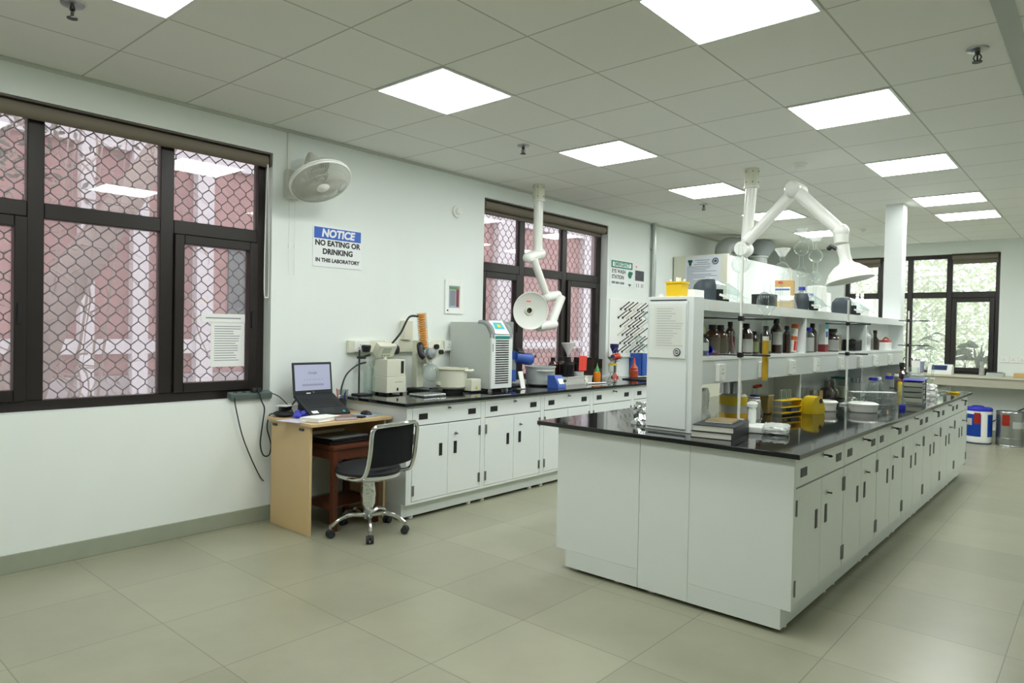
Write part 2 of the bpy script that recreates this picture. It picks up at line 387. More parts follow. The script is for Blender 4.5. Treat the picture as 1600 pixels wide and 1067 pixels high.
blind('taupe roller blind rolled up over the large window beside the desk', W1[0], W1[1], W1[3], 0, True)
blind('taupe roller blind with a short drop over the window behind the wall counter', W2[0], W2[1], W2[3], 0.07, False)
t = thing('roller_blind', 'taupe roller blind over the right pane of the far back window', 'blind', (2.9875+.07, YB+.045, W3[3]))
m = MB(); m.box(-.29, -.04, -.012, .29, .03, -.001, bev=.003); m.build('headrail', 'blind_rail', t)
m = MB(); m.cyl((-.28, 0, -.05), (.28, 0, -.05), .036, seg=20); m.build('fabric_roll', 'blind_taupe', t)
m = MB(); m.box(-.28, .03, -.15, .28, .034, -.05); m.build('hanging_cloth', 'blind_taupe', t)
t = thing('roller_blind', 'taupe roller blind over the left pane of the far back window beside the white column', 'blind', (1.56, YB+.045, W3[3]))
m = MB(); m.box(-.25, -.04, -.012, .25, .03, -.001, bev=.003); m.build('headrail', 'blind_rail', t)
m = MB(); m.cyl((-.24, 0, -.05), (.24, 0, -.05), .036, seg=20); m.build('fabric_roll', 'blind_taupe', t)
m = MB(); m.box(-.24, .03, -.15, .24, .034, -.05); m.build('hanging_cloth', 'blind_taupe', t)

# ---- ceiling light panels
em = bpy.data.materials.new('lit_diffuser'); em.use_nodes = True; nn = em.node_tree.nodes; nn.clear()
eo = nn.new('ShaderNodeOutputMaterial'); ee = nn.new('ShaderNodeEmission'); ee.inputs[0].default_value = (0.965, 1.0, 0.975, 1); ee.inputs[1].default_value = LAMP
em.node_tree.links.new(ee.outputs[0], eo.inputs[0]); MATS['lit_diffuser'] = em
def panel(i, j, label):
    x, y = (i+.5)*.6, (j+.5)*.6
    t = thing('ceiling_light', label, 'ceiling light', (x, y, CH), 0, 'lit square ceiling panels')
    m = MB()
    for (a, b_, c_, d) in ((-.298, -.298, .298, -.282), (-.298, .282, .298, .298), (-.298, -.282, -.282, .282), (.282, -.282, .298, .282)): m.box(a, b_, -.009, c_, d, -.0005, bev=.002, seg=1)
    m.build('frame', 'white_steel', t)
    m = MB(); m.box(-.282, -.282, -.006, .282, .282, -.0005); m.build('diffuser', em, t)
for i, j, l in ((2, -3, 'lit square ceiling panel cut by the top edge at upper left'), (2, 0, 'lit square ceiling panel nearest the wall fan, second of the left row'),
                (2, 3, 'third lit square ceiling panel of the left row, in front of the counter window'), (2, 6, 'fourth lit square ceiling panel of the left row, left of the island arm post'),
                (2, 9, 'fifth lit square ceiling panel of the left row, crossed by the island extraction arm'), (2, 12, 'farthest lit square ceiling panel of the left row above the glass funnels'),
                (5, 0, 'largest lit square ceiling panel, cut by the top edge right of centre'), (5, 3, 'second lit square ceiling panel of the right row'), (5, 6, 'third lit square ceiling panel of the right row'),
                (5, 9, 'fourth lit square ceiling panel of the right row, just right of the white column'), (5, 11, 'farthest lit square ceiling panel of the right row'),
                (2, -6, 'lit square ceiling panel behind the camera on the left'), (5, -3, 'lit square ceiling panel right behind the camera'), (9, 8, 'unseen ceiling panel added over the right side to brighten the back of the room'), (9, 12, 'unseen ceiling panel added in the far right corner to brighten the back wall')): panel(i, j, l)  # last two panels are added out of view to brighten the back region

def sprinkler(x, y, label):
    t = thing('fire_sprinkler', label, 'sprinkler', (x, y, CH), 0, 'sprinkler heads on the ceiling')
    m = MB(); m.lathe([(0, 0), (.048, 0), (.046, -.008), (.02, -.014), (0, -.014)]); m.build('escutcheon', 'steel', t)
    m = MB(); m.cyl((0, 0, -.014), (0, 0, -.03), .011)
    for s in (-1, 1): m.tube([(s*.009, 0, -.028), (s*.016, 0, -.045), (s*.004, 0, -.064)], .003, seg=6)
    m.cyl((0, 0, -.03), (0, 0, -.064), .004); m.build('head', 'dark_steel', t)
    m = MB(); m.cyl((0, 0, -.063), (0, 0, -.067), .022); m.build('deflector', 'dark_steel', t)
for x, y, l in ((1.01, -1.54, 'steel fire sprinkler at the upper left above the large window'), (4.05, 1.49, 'steel fire sprinkler at the upper right corner of the ceiling'),
                (1.11, 1.5, 'steel fire sprinkler beside the third left ceiling panel'), (1.15, 4.55, 'small steel fire sprinkler left of the island arm post')): sprinkler(x, y, l)
for x, y, l in ((2.59, 3.32, 'round white smoke detector above the island extraction arm'), (2.06, 7.4, 'round white smoke detector far back left of the white column')):
    t = thing('smoke_detector', l, 'smoke detector', (x, y, CH))
    m = MB(); m.lathe([(0, 0), (.055, 0), (.055, -.016), (.046, -.02), (0, -.02)]); m.build('base', 'white_plastic', t)
    m = MB(); m.lathe([(.04, -.02), (.044, -.036), (.03, -.046), (0, -.048)]); m.build('sensor_cap', 'white_plastic', t)

# ================================================================ OUTSIDE
bt = thing('brick_building', 'pinkish red building with white pillars seen through the left windows', 'building', (-4.6, 0, 0))
m = MB(); m.box(-.6, -6, -4, 0, 20, 9); m.build('brick_wall', mat('brick_pink', 'a88583', .8, var=.2, vscale=3), bt)
mw_ = mat('pillar_white', 'cfccd0', .7)
for y0, y1 in ((.15, .3), (.72, .9), (1.5, 1.72), (2.85, 3.05), (4.6, 4.95), (7.35, 7.85), (10.25, 10.7), (13.2, 13.7)):
    m = MB(); m.box(0, y0, -4, .14, y1, 9); m.build('pillar', mw_, bt)
m = MB(); m.box(0, -6, 1.02, .1, 20, 1.2); m.box(0, -6, 3.5, .1, 20, 3.7); m.build('ledge', mw_, bt)
m = MB(); m.box(0, -6, .35, .05, 7, .75); m.box(0, -6, -.6, .05, 20, .1); m.build('lower_band', mat('band_grey', 'a9a4a6', .8), bt)
for y in (1.05, 1.98, 3.4):
    m = MB(); m.box(0, y, 1.45, .03, y+.32, 2.45, bev=.01); m.build('window', mat('shade_glass', '6b7375', .15), bt)
gr = MB(); gr.box(-16, -10, -3.2, -.26, 24, -3.0); o = gr.build('ground', mat('yard_ground', '9a968c', .9, var=.2, vscale=2)); struct(o)
tr = thing('bare_tree', 'leaning pale tree trunk with bare twigs outside the large left window', 'tree', (-2.3, -1.3, -3))
m = MB(); m.tube([(0, -.2, 0), (0, .1, 2.6), (-.1, .55, 4.35), (-.2, 1.0, 5.15), (-.4, 1.7, 6.3), (-.6, 2.6, 8)], .24, seg=12, r1=.1); m.build('trunk', mat('bark', 'a2958f', .9, bump=.4, bscale=30, var=.2, vscale=14), tr)
random.seed(3)
m = MB()
for k in range(170):
    z = random.uniform(3.3, 6.6); y = random.uniform(-1.5, 1.5); x = random.uniform(-.6, .5)
    p = Vector((x, y, z)); pts = [p]; d = Vector((random.uniform(-.3, .3), random.uniform(-.6, .6), random.uniform(-.8, .5)))
    for q in range(4):
        p = p+d*.28+Vector((random.uniform(-.1, .1), random.uniform(-.12, .12), random.uniform(-.1, .06))); pts.append(p)
    m.tube(pts, .011, seg=4, r1=.002, sub=2)
for k in range(12):
    y = random.uniform(-1.2, 1.0); m.tube([(random.uniform(-.4, .3), y, 2.6), (0, y+.25, 4.2), (.1, y+.4, 6.2)], .02, seg=5, r1=.006)
o = m.build('twigs', 'bark', tr); o['kind'] = 'stuff'
random.seed(11)
def leaf_cloud(name, label, c, ext, n, size, mt, cat='shrub'):
    m = MB()
    for _ in range(n):
        p = Vector((c[0]+random.gauss(0, ext[0]), c[1]+random.gauss(0, ext[1]), c[2]+random.gauss(0, ext[2])))
        d = Vector((random.uniform(-1, 1), random.uniform(-1, 1), random.uniform(-.8, .8))).normalized(); e = d.orthogonal().normalized()
        s = size*random.uniform(.6, 1.3)
        m.quad(p-d*s, p+e*s*.4, p+d*s, p-e*s*.4)
    o = m.build(name, mt); return tag(o, label, cat, kind='stuff')
leaf_cloud('foliage', 'grey green foliage hanging outside the upper left window panes', (-3.2, -1.2, 3.4), (.3, .55, .5), 1500, .05, mat('foliage_grey', '85897f', .7))
leaf_cloud('foliage', 'bright pale green foliage filling the view outside the back window', (2.3, 12.6, 1.7), (1.7, .5, 1.2), 9000, .085, mat('foliage_bright', 'c6cbb6', .6))
pb = thing('pipe_bundle', 'grey pipes stacked along the ground line outside the large left window', 'pipes', (-1.5, -.6, 0))
for k, (z, x) in enumerate(((.55, 0), (.63, .08), (.71, .02))):
    m = MB(); m.cyl((x, -2.2, z-.08*k), (x, 2.6, z+.02), .035, seg=10); m.build('pipe', 'light_grey_steel', pb)
for y in (-1.8, 1.9):
    m = MB(); m.box(-.1, y, -3, .16, y+.05, .5); m.build('support', 'dark_steel', pb)
# ================================================================ WALL ITEMS (left wall, x = 0)
ZC = 0.865
t = thing('wall_fan', 'grey caged wall fan tilted downward beside the large window', 'fan', (0, .17, 2.44))
m = MB(); m.box(.001, -.06, -.11, .05, .06, .11, bev=.02); m.build('wall_bracket', 'fan_grey', t)
m = MB(); m.tube([(.04, 0, .03), (.13, .0, .07), (.22, .01, .03)], .026, seg=10); m.build('arm', 'fan_grey', t)
nf = Vector((.532, .008, -.847)).normalized(); FM = aim(nf, (.36, .02, -.02))
m = MB(); m.lathe([(0, -.27), (.02, -.26), (.05, -.2), (.07, -.12), (.072, -.05), (.05, -.03), (0, -.03)], M=FM); m.build('motor_housing', 'fan_grey', t)
m = MB(); m.lathe([(0, 0), (.05, .01), (.052, .07), (.035, .15), (.012, .185), (0, .188)], seg=18, M=aim((-.55, .25, .8), (.21, .045, .08))); m.build('motor_tail', 'fan_grey', t)
m = MB(); m.lathe([(0, .0), (.03, .0), (.03, -.03), (0, -.03)], M=FM); hb = m.build('blade_hub', 'fan_grey', t)
for k in range(3):
    m = MB(); a = k*2*PI/3; pts = []
    for r, w0 in ((.03, .02), (.08, .06), (.14, .085), (.185, .06)): pts.append((r, w0))
    up = [m.bm.verts.new((r, -w*.9, -.012-.015)) for r, w in pts]; dn = [m.bm.verts.new((r, w*.9, -.012+.015)) for r, w in pts]
    for i in range(3): m.bm.faces.new([up[i], up[i+1], dn[i+1], dn[i]])
    bmesh.ops.solidify(m.bm, geom=m.bm.faces[:], thickness=.002)
    m._xf(m.bm.verts[:], FM @ Matrix.Rotation(a, 4, 'Z')); m.build('blade', mat('blade%d' % k, 'd0d2cc', .4) if k == 0 else 'blade0', t)
m = MB(); R = .213
def ringpts(r, z, n=48): return [FM @ Vector((r*math.cos(2*PI*i/n), r*math.sin(2*PI*i/n), z)) for i in range(n)]
m.tube(ringpts(R, 0), .007, seg=8, smooth=False, closed=True); m.tube(ringpts(R+.002, -.016), .005, seg=6, smooth=False, closed=True)
m.build('rim', 'white_plastic', t)
m = MB()
for i in range(100):
    a = 2*PI*i/100; ca, sa = math.cos(a), math.sin(a)
    m.tube([FM @ Vector((r*ca, r*sa, z)) for r, z in ((R, .0), (R*.85, .03), (R*.5, .045), (.045, .05))], .0021, seg=4, smooth=False, cap=False)
for r, z in ((R*.62, .041), (R*.85, .03)): m.tube(ringpts(r, z), .0013, seg=4, smooth=False, closed=True)
m.build('front_grille', 'fan_grey', t)
m = MB()
for i in range(72):
    a = 2*PI*i/72; ca, sa = math.cos(a), math.sin(a)
    m.tube([FM @ Vector((r*ca, r*sa, z)) for r, z in ((R, -.016), (R*.9, -.06), (R*.6, -.08), (.06, -.085))], .0012, seg=4, smooth=False, cap=False)
m.build('rear_grille', 'fan_grey', t)
m = MB(); m.lathe([(0, .062), (.03, .06), (.048, .05), (.048, .044), (0, .044)], M=FM); m.build('badge', 'white_plastic', t)
m = MB(); m.lathe([(0, .05), (.05, .048), (.052, .04), (0, .04)], M=FM @ Matrix.Translation((.085, -.03, -.004))); m.build('sticker', 'label_white', t)
for y in (-.028, .02):
    m = MB(); m.cyl((.03, y, -.1), (.03, y, -.66), .0018, seg=6); k = m.build('pull_cord', 'cord_white', t)
    m = MB(); m.lathe([(0, .02), (.004, .016), (.006, 0), (.004, -.012), (0, -.014)], (.03, y, -.45)); m.build('bead', 'white_plastic', k)
m = MB(); m.box(0.001, .135, 2.55, .016, .155, 2.817, bev=.003); tag(m.build('cable_trunking', 'pvc_white'), 'thin white cable trunking from the ceiling down to the wall fan', 'trunking')

t = thing('notice_sign', 'white and blue notice sign forbidding eating and drinking', 'sign', (.001, .585, 2.02))
m = MB(); m.box(0, -.225, -.155, .004, .225, .155, bev=.001); m.build('board', 'sign_white', t)
m = MB(); m.box(.0042, -.215, .06, .0052, .215, .146); k = m.build('header_band', 'sign_blue', t)
text_part('NOTICE', .082, 'sign_white', k, (.0056, 0, .102), ROT_PX, bold=.0036, shear=.15)
for s_, z, sz in (('NO EATING OR', .026, .058), ('DRINKING', -.038, .058), ('IN THIS LABORATORY', -.105, .04)):
    text_part(s_, sz, 'sign_black', t, (.0046, 0, z), ROT_PX, bold=.0024 if sz > .05 else .0017, sx=1.0)

t = thing('fire_alarm_sounder', 'small round white wall unit left of the counter window', 'alarm', (.001, 1.87, 2.49))
m = MB(); m.lathe([(0, 0), (.055, 0), (.055, .012), (.05, .016), (0, .016)], M=aim((1, 0, 0))); m.build('base', 'white_plastic', t)
m = MB(); m.lathe([(.03, .016), (.033, .03), (.026, .04), (0, .042)], M=aim((1, 0, 0))); m.build('dome', 'white_plastic', t)

t = thing('framed_notice', 'small white framed notice on the wall above the chiller', 'frame', (.001, 1.85, 1.7))
m = MB()
for (a, b_, c_, d) in ((-.115, -.155, -.07, .155), (.07, -.155, .115, .155), (-.07, .1, .07, .155), (-.07, -.155, .07, -.1)): m.box(0, a, b_, .014, c_, d, bev=.003)
m.build('frame', 'white_plastic', t)
m = MB(); m.box(0, -.07, -.1, .006, .07, .1); k = m.build('sheet', 'pad_blue', t)
m = MB(); m.box(.0062, .03, -.09, .0068, .062, .07); m.build('red_strip', 'maroon', k)
m = MB(); m.box(.0062, -.06, .07, .0068, .06, .092); m.build('green_strip', 'leaf_pale', k)
m = MB(); m.quad((.0066, -.05, -.08), (.0066, .02, -.08), (.0066, .02, .06), (.0066, -.05, .06)); m.build('print', 'print_grey', k)
m = MB(); m.cyl((.014, -.085, -.125), (.017, -.085, -.125), .008, seg=12); m.build('screw', 'dark_steel', t)

t = thing('emergency_sign', 'green and white eye wash station sign right of the counter window', 'sign', (.001, 4.73, 2.13))
m = MB(); m.box(0, -.27, -.165, .004, .27, .165, bev=.001); m.build('board', 'sign_white', t)
m = MB(); m.box(.0042, -.25, .06, .0052, .24, .15, bev=.0003); k = m.build('header_band', 'sign_green', t)
m = MB(); m.box(.0053, -.215, .078, .0058, .205, .132); k2 = m.build('header_panel', 'sign_white', k)
text_part('EMERGENCY', .062, 'sign_green', k2, (.006, -.004, .105), ROT_PX, bold=.002)
for s_, y, z, sz in (('EYE WASH', -.235, .02, .066), ('STATION', -.235, -.05, .066), ('KEEP AREA CLEAR', -.235, -.12, .035)):
    text_part(s_, sz, 'sign_black', t, (.0046, y, z), ROT_PX, bold=.0015, align='LEFT')
m = MB(); m.cyl((.0042, .18, -.005), (.0052, .18, -.005), .045, seg=20); m.box(.0042, .19, .0, .0052, .245, .035); m.prism([(.14, -.12), (.22, -.12), (.18, -.155)], 'x', .0042, .0052); m.build('eye_wash_symbol', 'sign_green', t)
t = thing('emergency_sign', 'small sheet with a grey photograph beside the eye wash sign', 'sign', (.001, 5.14, 2.12))
m = MB(); m.box(0, -.115, -.17, .003, .13, .16, bev=.001); m.build('board', 'paper', t)
m = MB(); m.box(.0032, -.1, -.055, .004, .115, .075); m.build('photograph', mat('photo_grey', '4c5054', .6, var=.8, vscale=40), t)
m = MB()
for y in (-.07, -.02, .05, .085): m.box(.0032, y, -.14, .0038, y+.014, -.09)
m.build('print', 'print_grey', t)
m = MB(); m.cyl((.0032, -.075, .12), (.004, -.075, .12), .012, seg=12); m.build('red_mark', 'red_plastic', t)
m = MB(); m.cyl((.04, 5.44, .0), (.04, 5.44, CH-.001), .03, seg=16)
for z in (.9, 1.7, 2.5): m.box(.002, 5.4, z, .04, 5.48, z+.02)
tag(m.build('conduit_pipe', mat('pipe_grey', 'b9bfbb', .22, .5)), 'shiny vertical pipe on the wall right of the eye wash sign', 'pipe')

# trunking with sockets behind the rotary evaporator
t = thing('socket_trunking', 'white power trunking on the wall behind the rotary evaporator', 'trunking', (.001, 1.3, 1.25))
m = MB(); m.box(0, -.62, -.05, .035, .62, .05, bev=.005); m.build('trunk_body', 'cream_plastic', t)
for y in (-.5, -.2, .2, .48):
    m = MB(); m.box(.035, y-.075, -.042, .05, y+.075, .046, bev=.004); k = m.build('socket', 'white_plastic', t)
    m = MB()
    for a, b_ in ((0, .015), (-.015, -.012), (.015, -.012)): m.cyl((.0502, y+a-.02, b_), (.0508, y+a-.02, b_), .004, seg=8)
    m.build('socket_holes', 'gap_dark', k)
    m = MB(); m.box(.05, y+.03, -.015, .055, y+.05, .018, bev=.002); m.build('rocker_switch', 'white_plastic', k)
m = MB(); m.box(.001, 1.225, 1.305, .06, 1.32, 1.47, bev=.006); tag(m.build('junction_box', 'cream_plastic'), 'tall cream box on the wall behind the orange condenser', 'junction box')

# papers taped to the large window
for lbl, y0, y1, z0, z1, x in (('printed notice sheet taped inside the right pane of the large window', -.36, -.115, 1.11, 1.43, -.112), ('narrow paper strip taped above the notice sheet on the window', -.43, -.115, 1.42, 1.48, -.108)):
    t = thing('taped_notice', lbl, 'notice', (x, (y0+y1)/2, (z0+z1)/2)); hw, hh = (y1-y0)/2, (z1-z0)/2
    m = MB(); m.box(0, -hw, -hh, .001, hw, hh); m.build('sheet', 'paper', t)
    m = MB(); z = hh-.03
    if hh < .1: m.quad((.0013, -hw*.8, -.004), (.0013, hw*.8, -.004), (.0013, hw*.8, .004), (.0013, -hw*.8, .004))
    else:
        random.seed(2); z = hh-.04
        while z > -hh+.03:
            e = hw*random.uniform(.3, .8); m.quad((.0013, -hw*.8, z), (.0013, e, z), (.0013, e, z+.005), (.0013, -hw*.8, z+.005)); z -= .017
    m.build('print', 'print_grey', t)

# power strip on the sill, with its leads
t = thing('power_strip', 'grey power strip with plugs lying on the window sill', 'power strip', (-.008, -.125, .8875))
m = MB(); m.box(-.03, -.155, -.0, .034, .155, .045, bev=.006, M=rotm('Y', .25, (0, 0, 0))); m.build('body', 'switch_grey', t)
for i in range(4):
    m = MB(); y = -.11+.062*i
    for a, b_ in ((0, .02), (-.009, .0), (.009, .0)): m.cyl((.008+b_*.5, y+a, .052), (.0085+b_*.5, y+a, .044), .0042, seg=8)
    m.build('socket_holes', 'gap_dark', t)
for y in (.02, .055):
    m = MB(); m.box(.0, y-.017, .042, .04, y+.015, .074, bev=.006); m.build('plug', 'cord', t)
m = MB(); m.tube([(.036, -.13, .02), (.04, -.12, -.06), (.035, -.07, -.25), (.03, .0, -.42), (.028, .07, -.56), (.03, .1, -.6)], .004, seg=6); m.build('supply_lead', 'cord', t)
m = MB(); m.tube([(.05, .04, .05), (.058, .06, -.02), (.045, .09, -.08), (.045, .075, -.2), (.045, .062, -.33), (.05, .085, -.41), (.05, .13, -.41), (.05, .14, -.33), (.05, .11, -.22), (.05, .125, -.13), (.065, .15, -.115)], .005, seg=8); m.build('plug_lead', 'cord', t)
m = MB(); m.tube([(.03, .15, .03), (.06, .2, .0), (.11, .25, -.07), (.13, .27, -.12)], .0035, seg=6); m.build('charger_lead', 'cord', t)

# ================================================================ DESK AREA
dk = thing('computer_desk', 'small pale wood desk under the notice sign', 'desk', (.06, -.03, 0))
m = MB(); m.box(0, 0, .735, .565, .68, .757, bev=.003); m.build('desktop', 'beech_laminate', dk)
m = MB(); m.box(.03, .02, .0, .52, .04, .735, bev=.001); k = m.build('side_panel', 'beech_laminate', dk)
for x in (.06, .40):
    m = MB(); m.box(x, .012, .70, x+.05, .02, .715); m.build('screw_cap', 'dark_steel', k)
m = MB(); m.box(.03, .64, .0, .52, .66, .735, bev=.001); m.build('side_panel', 'beech_laminate', dk)
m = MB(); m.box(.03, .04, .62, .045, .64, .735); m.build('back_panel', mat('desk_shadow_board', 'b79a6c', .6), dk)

st = thing('wooden_stool', 'dark brown wooden stool pushed under the desk', 'stool', (.42, .35, 0))
m = MB(); m.box(-.2, -.2, .56, .2, .2, .585, bev=.004); m.build('seat', 'stool_wood', st)
for sx in (-1, 1):
    for sy in (-1, 1):
        m = MB(); m.box(sx*.175-.02, sy*.175-.02, 0, sx*.175+.02, sy*.175+.02, .56, bev=.003); m.build('leg', 'stool_wood', st)
for s in (-1, 1):
    m = MB(); m.box(-.155, s*.175-.012, .49, .155, s*.175+.012, .56); m.build('apron', 'stool_wood', st)
    m = MB(); m.box(s*.175-.012, -.155, .49, s*.175+.012, .155, .56); m.build('apron', 'stool_wood', st)
    m = MB(); m.box(-.155, s*.175-.01, .14, .155, s*.175+.01, .18); m.build('stretcher', 'stool_wood', st)
m = MB(); m.box(-.165, -.165, .155, .165, .165, .165); m.build('lower_shelf', 'stool_wood', st)
for k, (z, c_, l) in enumerate(((.5855, 'black_plastic', 'closed black laptop lying on the stool under the desk'), (.6105, 'grey_plastic', 'closed grey laptop on top of the black one under the desk'))):
    t = thing('closed_laptop', l, 'laptop', (.42+.01*k, .33, z), .06*k)
    m = MB(); m.box(-.12, -.16, 0, .12, .16, .014, bev=.004); m.build('base', 'black_plastic', t)
    m = MB(); m.box(-.12, -.16, .0145, .12, .16, .024, bev=.004); m.build('lid', c_, t)
bn = thing('waste_bin', 'pale waste bin with a pink rim beside the desk panel', 'bin', (.165, .125, 0))
m = MB(); m.lathe([(0, 0), (.075, 0), (.095, .22), (.09, .22), (.07, .01), (0, .01)]); m.build('bucket', 'pvc_white', bn)
m = MB(); m.lathe([(.094, .2), (.103, .215), (.1, .27), (.09, .272), (.088, .21)]); m.build('rim', 'pink_plastic', bn)
m = MB(); m.lathe([(.075, 0), (.082, 0), (.082, .012), (.077, .014)]); m.build('foot_ring', 'pink_plastic', bn)

# laptop, tilted on a stand
t = thing('laptop', 'open black laptop showing a search page on the desk', 'laptop', (.40, .27, .758))
TB = rotm('Y', .5, (0, 0, 0))
m = MB(); m.box(-.262, -.165, .012, 0, .165, .032, bev=.004, M=TB); base = m.build('keyboard_base', 'soft_black', t)
m = MB()
for r in range(5):
    for c_ in range(14): m.box(-.215+.026*r, -.14+.0197*c_, .0322, -.193+.026*r, -.1235+.0197*c_, .0335, M=TB)
o = m.build('keys', 'black_plastic', base); o['kind'] = 'stuff'
m = MB(); m.box(-.075, -.05, .0322, -.02, .05, .0328, M=TB); m.build('touchpad', 'cord', base)
m = MB(); m.box(-.05, -.14, .0322, -.02, -.09, .033, M=TB); m.build('sticker', 'label_white', base)
m = MB(); m.box(-.03, .11, .0322, -.012, .125, .033, M=TB); m.build('blue_sticker', 'cyan_plastic', base)
hg = TB @ Vector((-.262, 0, .03)); LA = Matrix.Translation(hg) @ Matrix.Rotation(-.12, 4, 'Y')
m = MB(); m.box(-.008, -.165, 0, 0, .165, .232, bev=.004, M=LA); lid = m.build('screen_lid', 'soft_black', t)
m = MB(); m.box(.0002, -.148, .028, .0012, .148, .215, M=LA); scn = m.build('screen', 'screen_lilac', lid)
def on_lid(y, z, x=.0016): return LA @ Vector((x, y, z))
le = LA.to_euler(); rl = (LA.to_3x3() @ Euler(ROT_PX).to_matrix()).to_euler()
text_part('Google', .026, 'print_grey', scn, on_lid(0, .155), rl, bold=.0006)
text_part('hp', .012, 'steel', lid, on_lid(0, .014), rl, bold=.0003)
m = MB()
for k in range(7):
    c_ = on_lid(-.07+.024*k, .105); m.cyl(c_, c_+Vector((.0006, 0, 0)), .004, seg=8)
m.build('shortcut_icons', 'print_grey', scn)
m = MB(); a = [on_lid(y, z) for y, z in ((-.09, .06), (.09, .06), (.09, .074), (-.09, .074))]; m.quad(*a); m.build('search_bar', mat('screen_dim', '8b8da6', .4, emit=.1), scn)
m = MB(); m.box(.0008, -.06, .004, .0014, -.025, .011, M=LA); m.build('sticker', 'label_white', lid)
m = MB(); m.prism([(-.235, .0), (-.01, .0), (-.01, .01), (-.225, .125)], 'y', -.12, .12); m.build('stand', 'dark_steel', t)

# things on the desk
t = thing('document_pouch', 'black pouch with cables at the left end of the desk', 'pouch', (.14, .055, .758))
m = MB(); m.sph((0, 0, .02), 1, .085, .07, .02, 20, 10); m.build('pouch', 'soft_black', t)
m = MB(); m.box(-.02, -.03, .04, .02, .05, .07, bev=.006); m.build('adapter', 'black_plastic', t)
m = MB(); m.tube([(0, .05, .05), (.02, .07, .1), (.01, .1, .12), (-.01, .08, .08), (.0, .06, .055)], .004, seg=6); m.build('cable_loop', 'cord', t)
m = MB(); m.box(-.06, -.02, .0705, .04, .13, .077, bev=.002, M=rotm('Z', .3)); m.build('white_box', 'white_plastic', t)
m = MB()
random.seed(5)
for k in range(14): m.sph((random.uniform(-.03, .03), random.uniform(-.04, .04), .022+random.uniform(-.005, .02)), .02, 1, 1, .8, 8, 6)
o = m.build('cleaning_cloth', 'purple_cloth', None, (.30, .09, .758)); tag(o, 'crumpled purple cloth on the desk left of the laptop', 'cloth')
def book(name, label, loc, rz, w, d, h, cover, pages='page', cat='book', sp_=-1):
    t = thing(name, label, cat, loc, rz)
    m = MB(); m.box(-w/2+.004, -d/2+.003, .003, w/2-.004, d/2-.003, h-.003); m.build('pages', pages, t)
    m = MB(); m.box(-w/2, -d/2, 0, w/2, d/2, .003); m.box(-w/2, -d/2, h-.003, w/2, d/2, h); m.box(-w/2 if sp_ < 0 else w/2-.004, -d/2, .003, -w/2+.004 if sp_ < 0 else w/2, d/2, h-.003); m.build('cover', cover, t)
    return t
book('notebook', 'white paper covered notebook at the front edge of the desk', (.49, .13, .7605), .3, .16, .23, .026, 'paper', 'paper', 'notebook')
book('diary', 'small brown diary lying beside the white notebook on the desk', (.535, .29, .7585), -.25, .12, .15, .026, mat('diary_brown', '8a7468', .6), 'lilac_paper', 'notebook')
m = MB(); m.box(-.1, -.15, 0, .1, .15, .002); o = m.build('loose_sheets', 'lilac_paper', None, (.38, .06, .758)); o.rotation_euler = (0, 0, .25); tag(o, 'loose lilac sheets under the notebook on the desk', 'paper')
t = thing('mouse_pad', 'pale blue mouse pad at the right end of the desk', 'mouse pad', (.46, .52, .758), .1)
m = MB(); m.box(-.09, -.1, 0, .09, .1, .004, bev=.001); m.build('pad', 'pad_blue', t)
t = thing('computer_mouse', 'black computer mouse on the blue pad', 'mouse', (.45, .545, .7625))
m = MB(); m.sph((0, 0, .0), .05, 1.1, .65, .62, 20, 10)
bmesh.ops.delete(m.bm, geom=[v for v in m.bm.verts if v.co.z < -.001], context='VERTS'); m.build('body', 'black_plastic', t)
m = MB(); m.cyl((.025, -.006, .027), (.025, .006, .027), .006, seg=10); m.build('wheel', 'grey_plastic', t)
m = MB(); m.box(-.045, -.03, 0, .045, .03, .012, bev=.004); o = m.build('spectacle_case', 'black_plastic', None, (.53, .42, .758)); o.rotation_euler = (0, 0, .5); tag(o, 'small black case in front of the mouse pad', 'case')
t = thing('pen_holder', 'dark mesh pen holder with pens behind the laptop', 'pen holder', (.17, .52, .758))
m = MB(); m.lathe([(0, 0), (.035, 0), (.04, .1), (.037, .1), (.032, .004), (0, .004)], seg=16); m.build('cup', 'cord', t)
for k in range(4):
    m = MB(); a = k*1.6; m.cyl((.012*math.cos(a), .012*math.sin(a), .006), (.045*math.cos(a), .045*math.sin(a), .15+.01*k), .0035, seg=8); m.build('pen', ('cap_blue', 'black_plastic', 'print_grey', 'red_plastic')[k], t)
t = thing('plastic_cup', 'clear plastic tumbler behind the laptop beside the pen holder', 'cup', (.085, .595, .758))
m = MB(); m.lathe([(0, 0), (.03, 0), (.042, .16), (.04, .16), (.029, .003), (0, .003)]); m.build('cup', 'clear_plastic', t)

# office chair
ch = thing('office_chair', 'black swivel chair with chrome frame at the desk', 'chair', (.77, .33, 0), .12)
for k in range(5):
    a = 2*PI*k/5+.55
    ca, sa = math.cos(a), math.sin(a)
    m = MB(); m.tube([(.03*ca, .03*sa, .125), (.12*ca, .12*sa, .135), (.2*ca, .2*sa, .115), (.255*ca, .255*sa, .075)], .017, seg=10, r1=.013); lg = m.build('base_arm', 'chrome', ch)
    px, py = .26*ca, .26*sa
    m = MB(); m.cyl((px, py, .05), (px, py, .085), .009, seg=10); m.build('caster_stem', 'steel', lg)
    tx, ty = -sa, ca
    m = MB()
    for s in (-1, 1): m.cyl((px+tx*s*.006, py+ty*s*.006, .026), (px+tx*s*.024, py+ty*s*.024, .026), .026, seg=18)
    m.sph((px, py, .04), .02, 1, 1, 1, 10, 8); m.build('caster', 'rubber', lg)
m = MB(); m.cyl((0, 0, .1), (0, 0, .16), .032, seg=20); m.build('hub', 'steel', ch)
m = MB(); m.lathe([(.03, .16), (.05, .2), (.055, .27), (.045, .34), (.05, .40), (0, .40)], seg=18); m.build('wrapped_column', 'foil', ch)
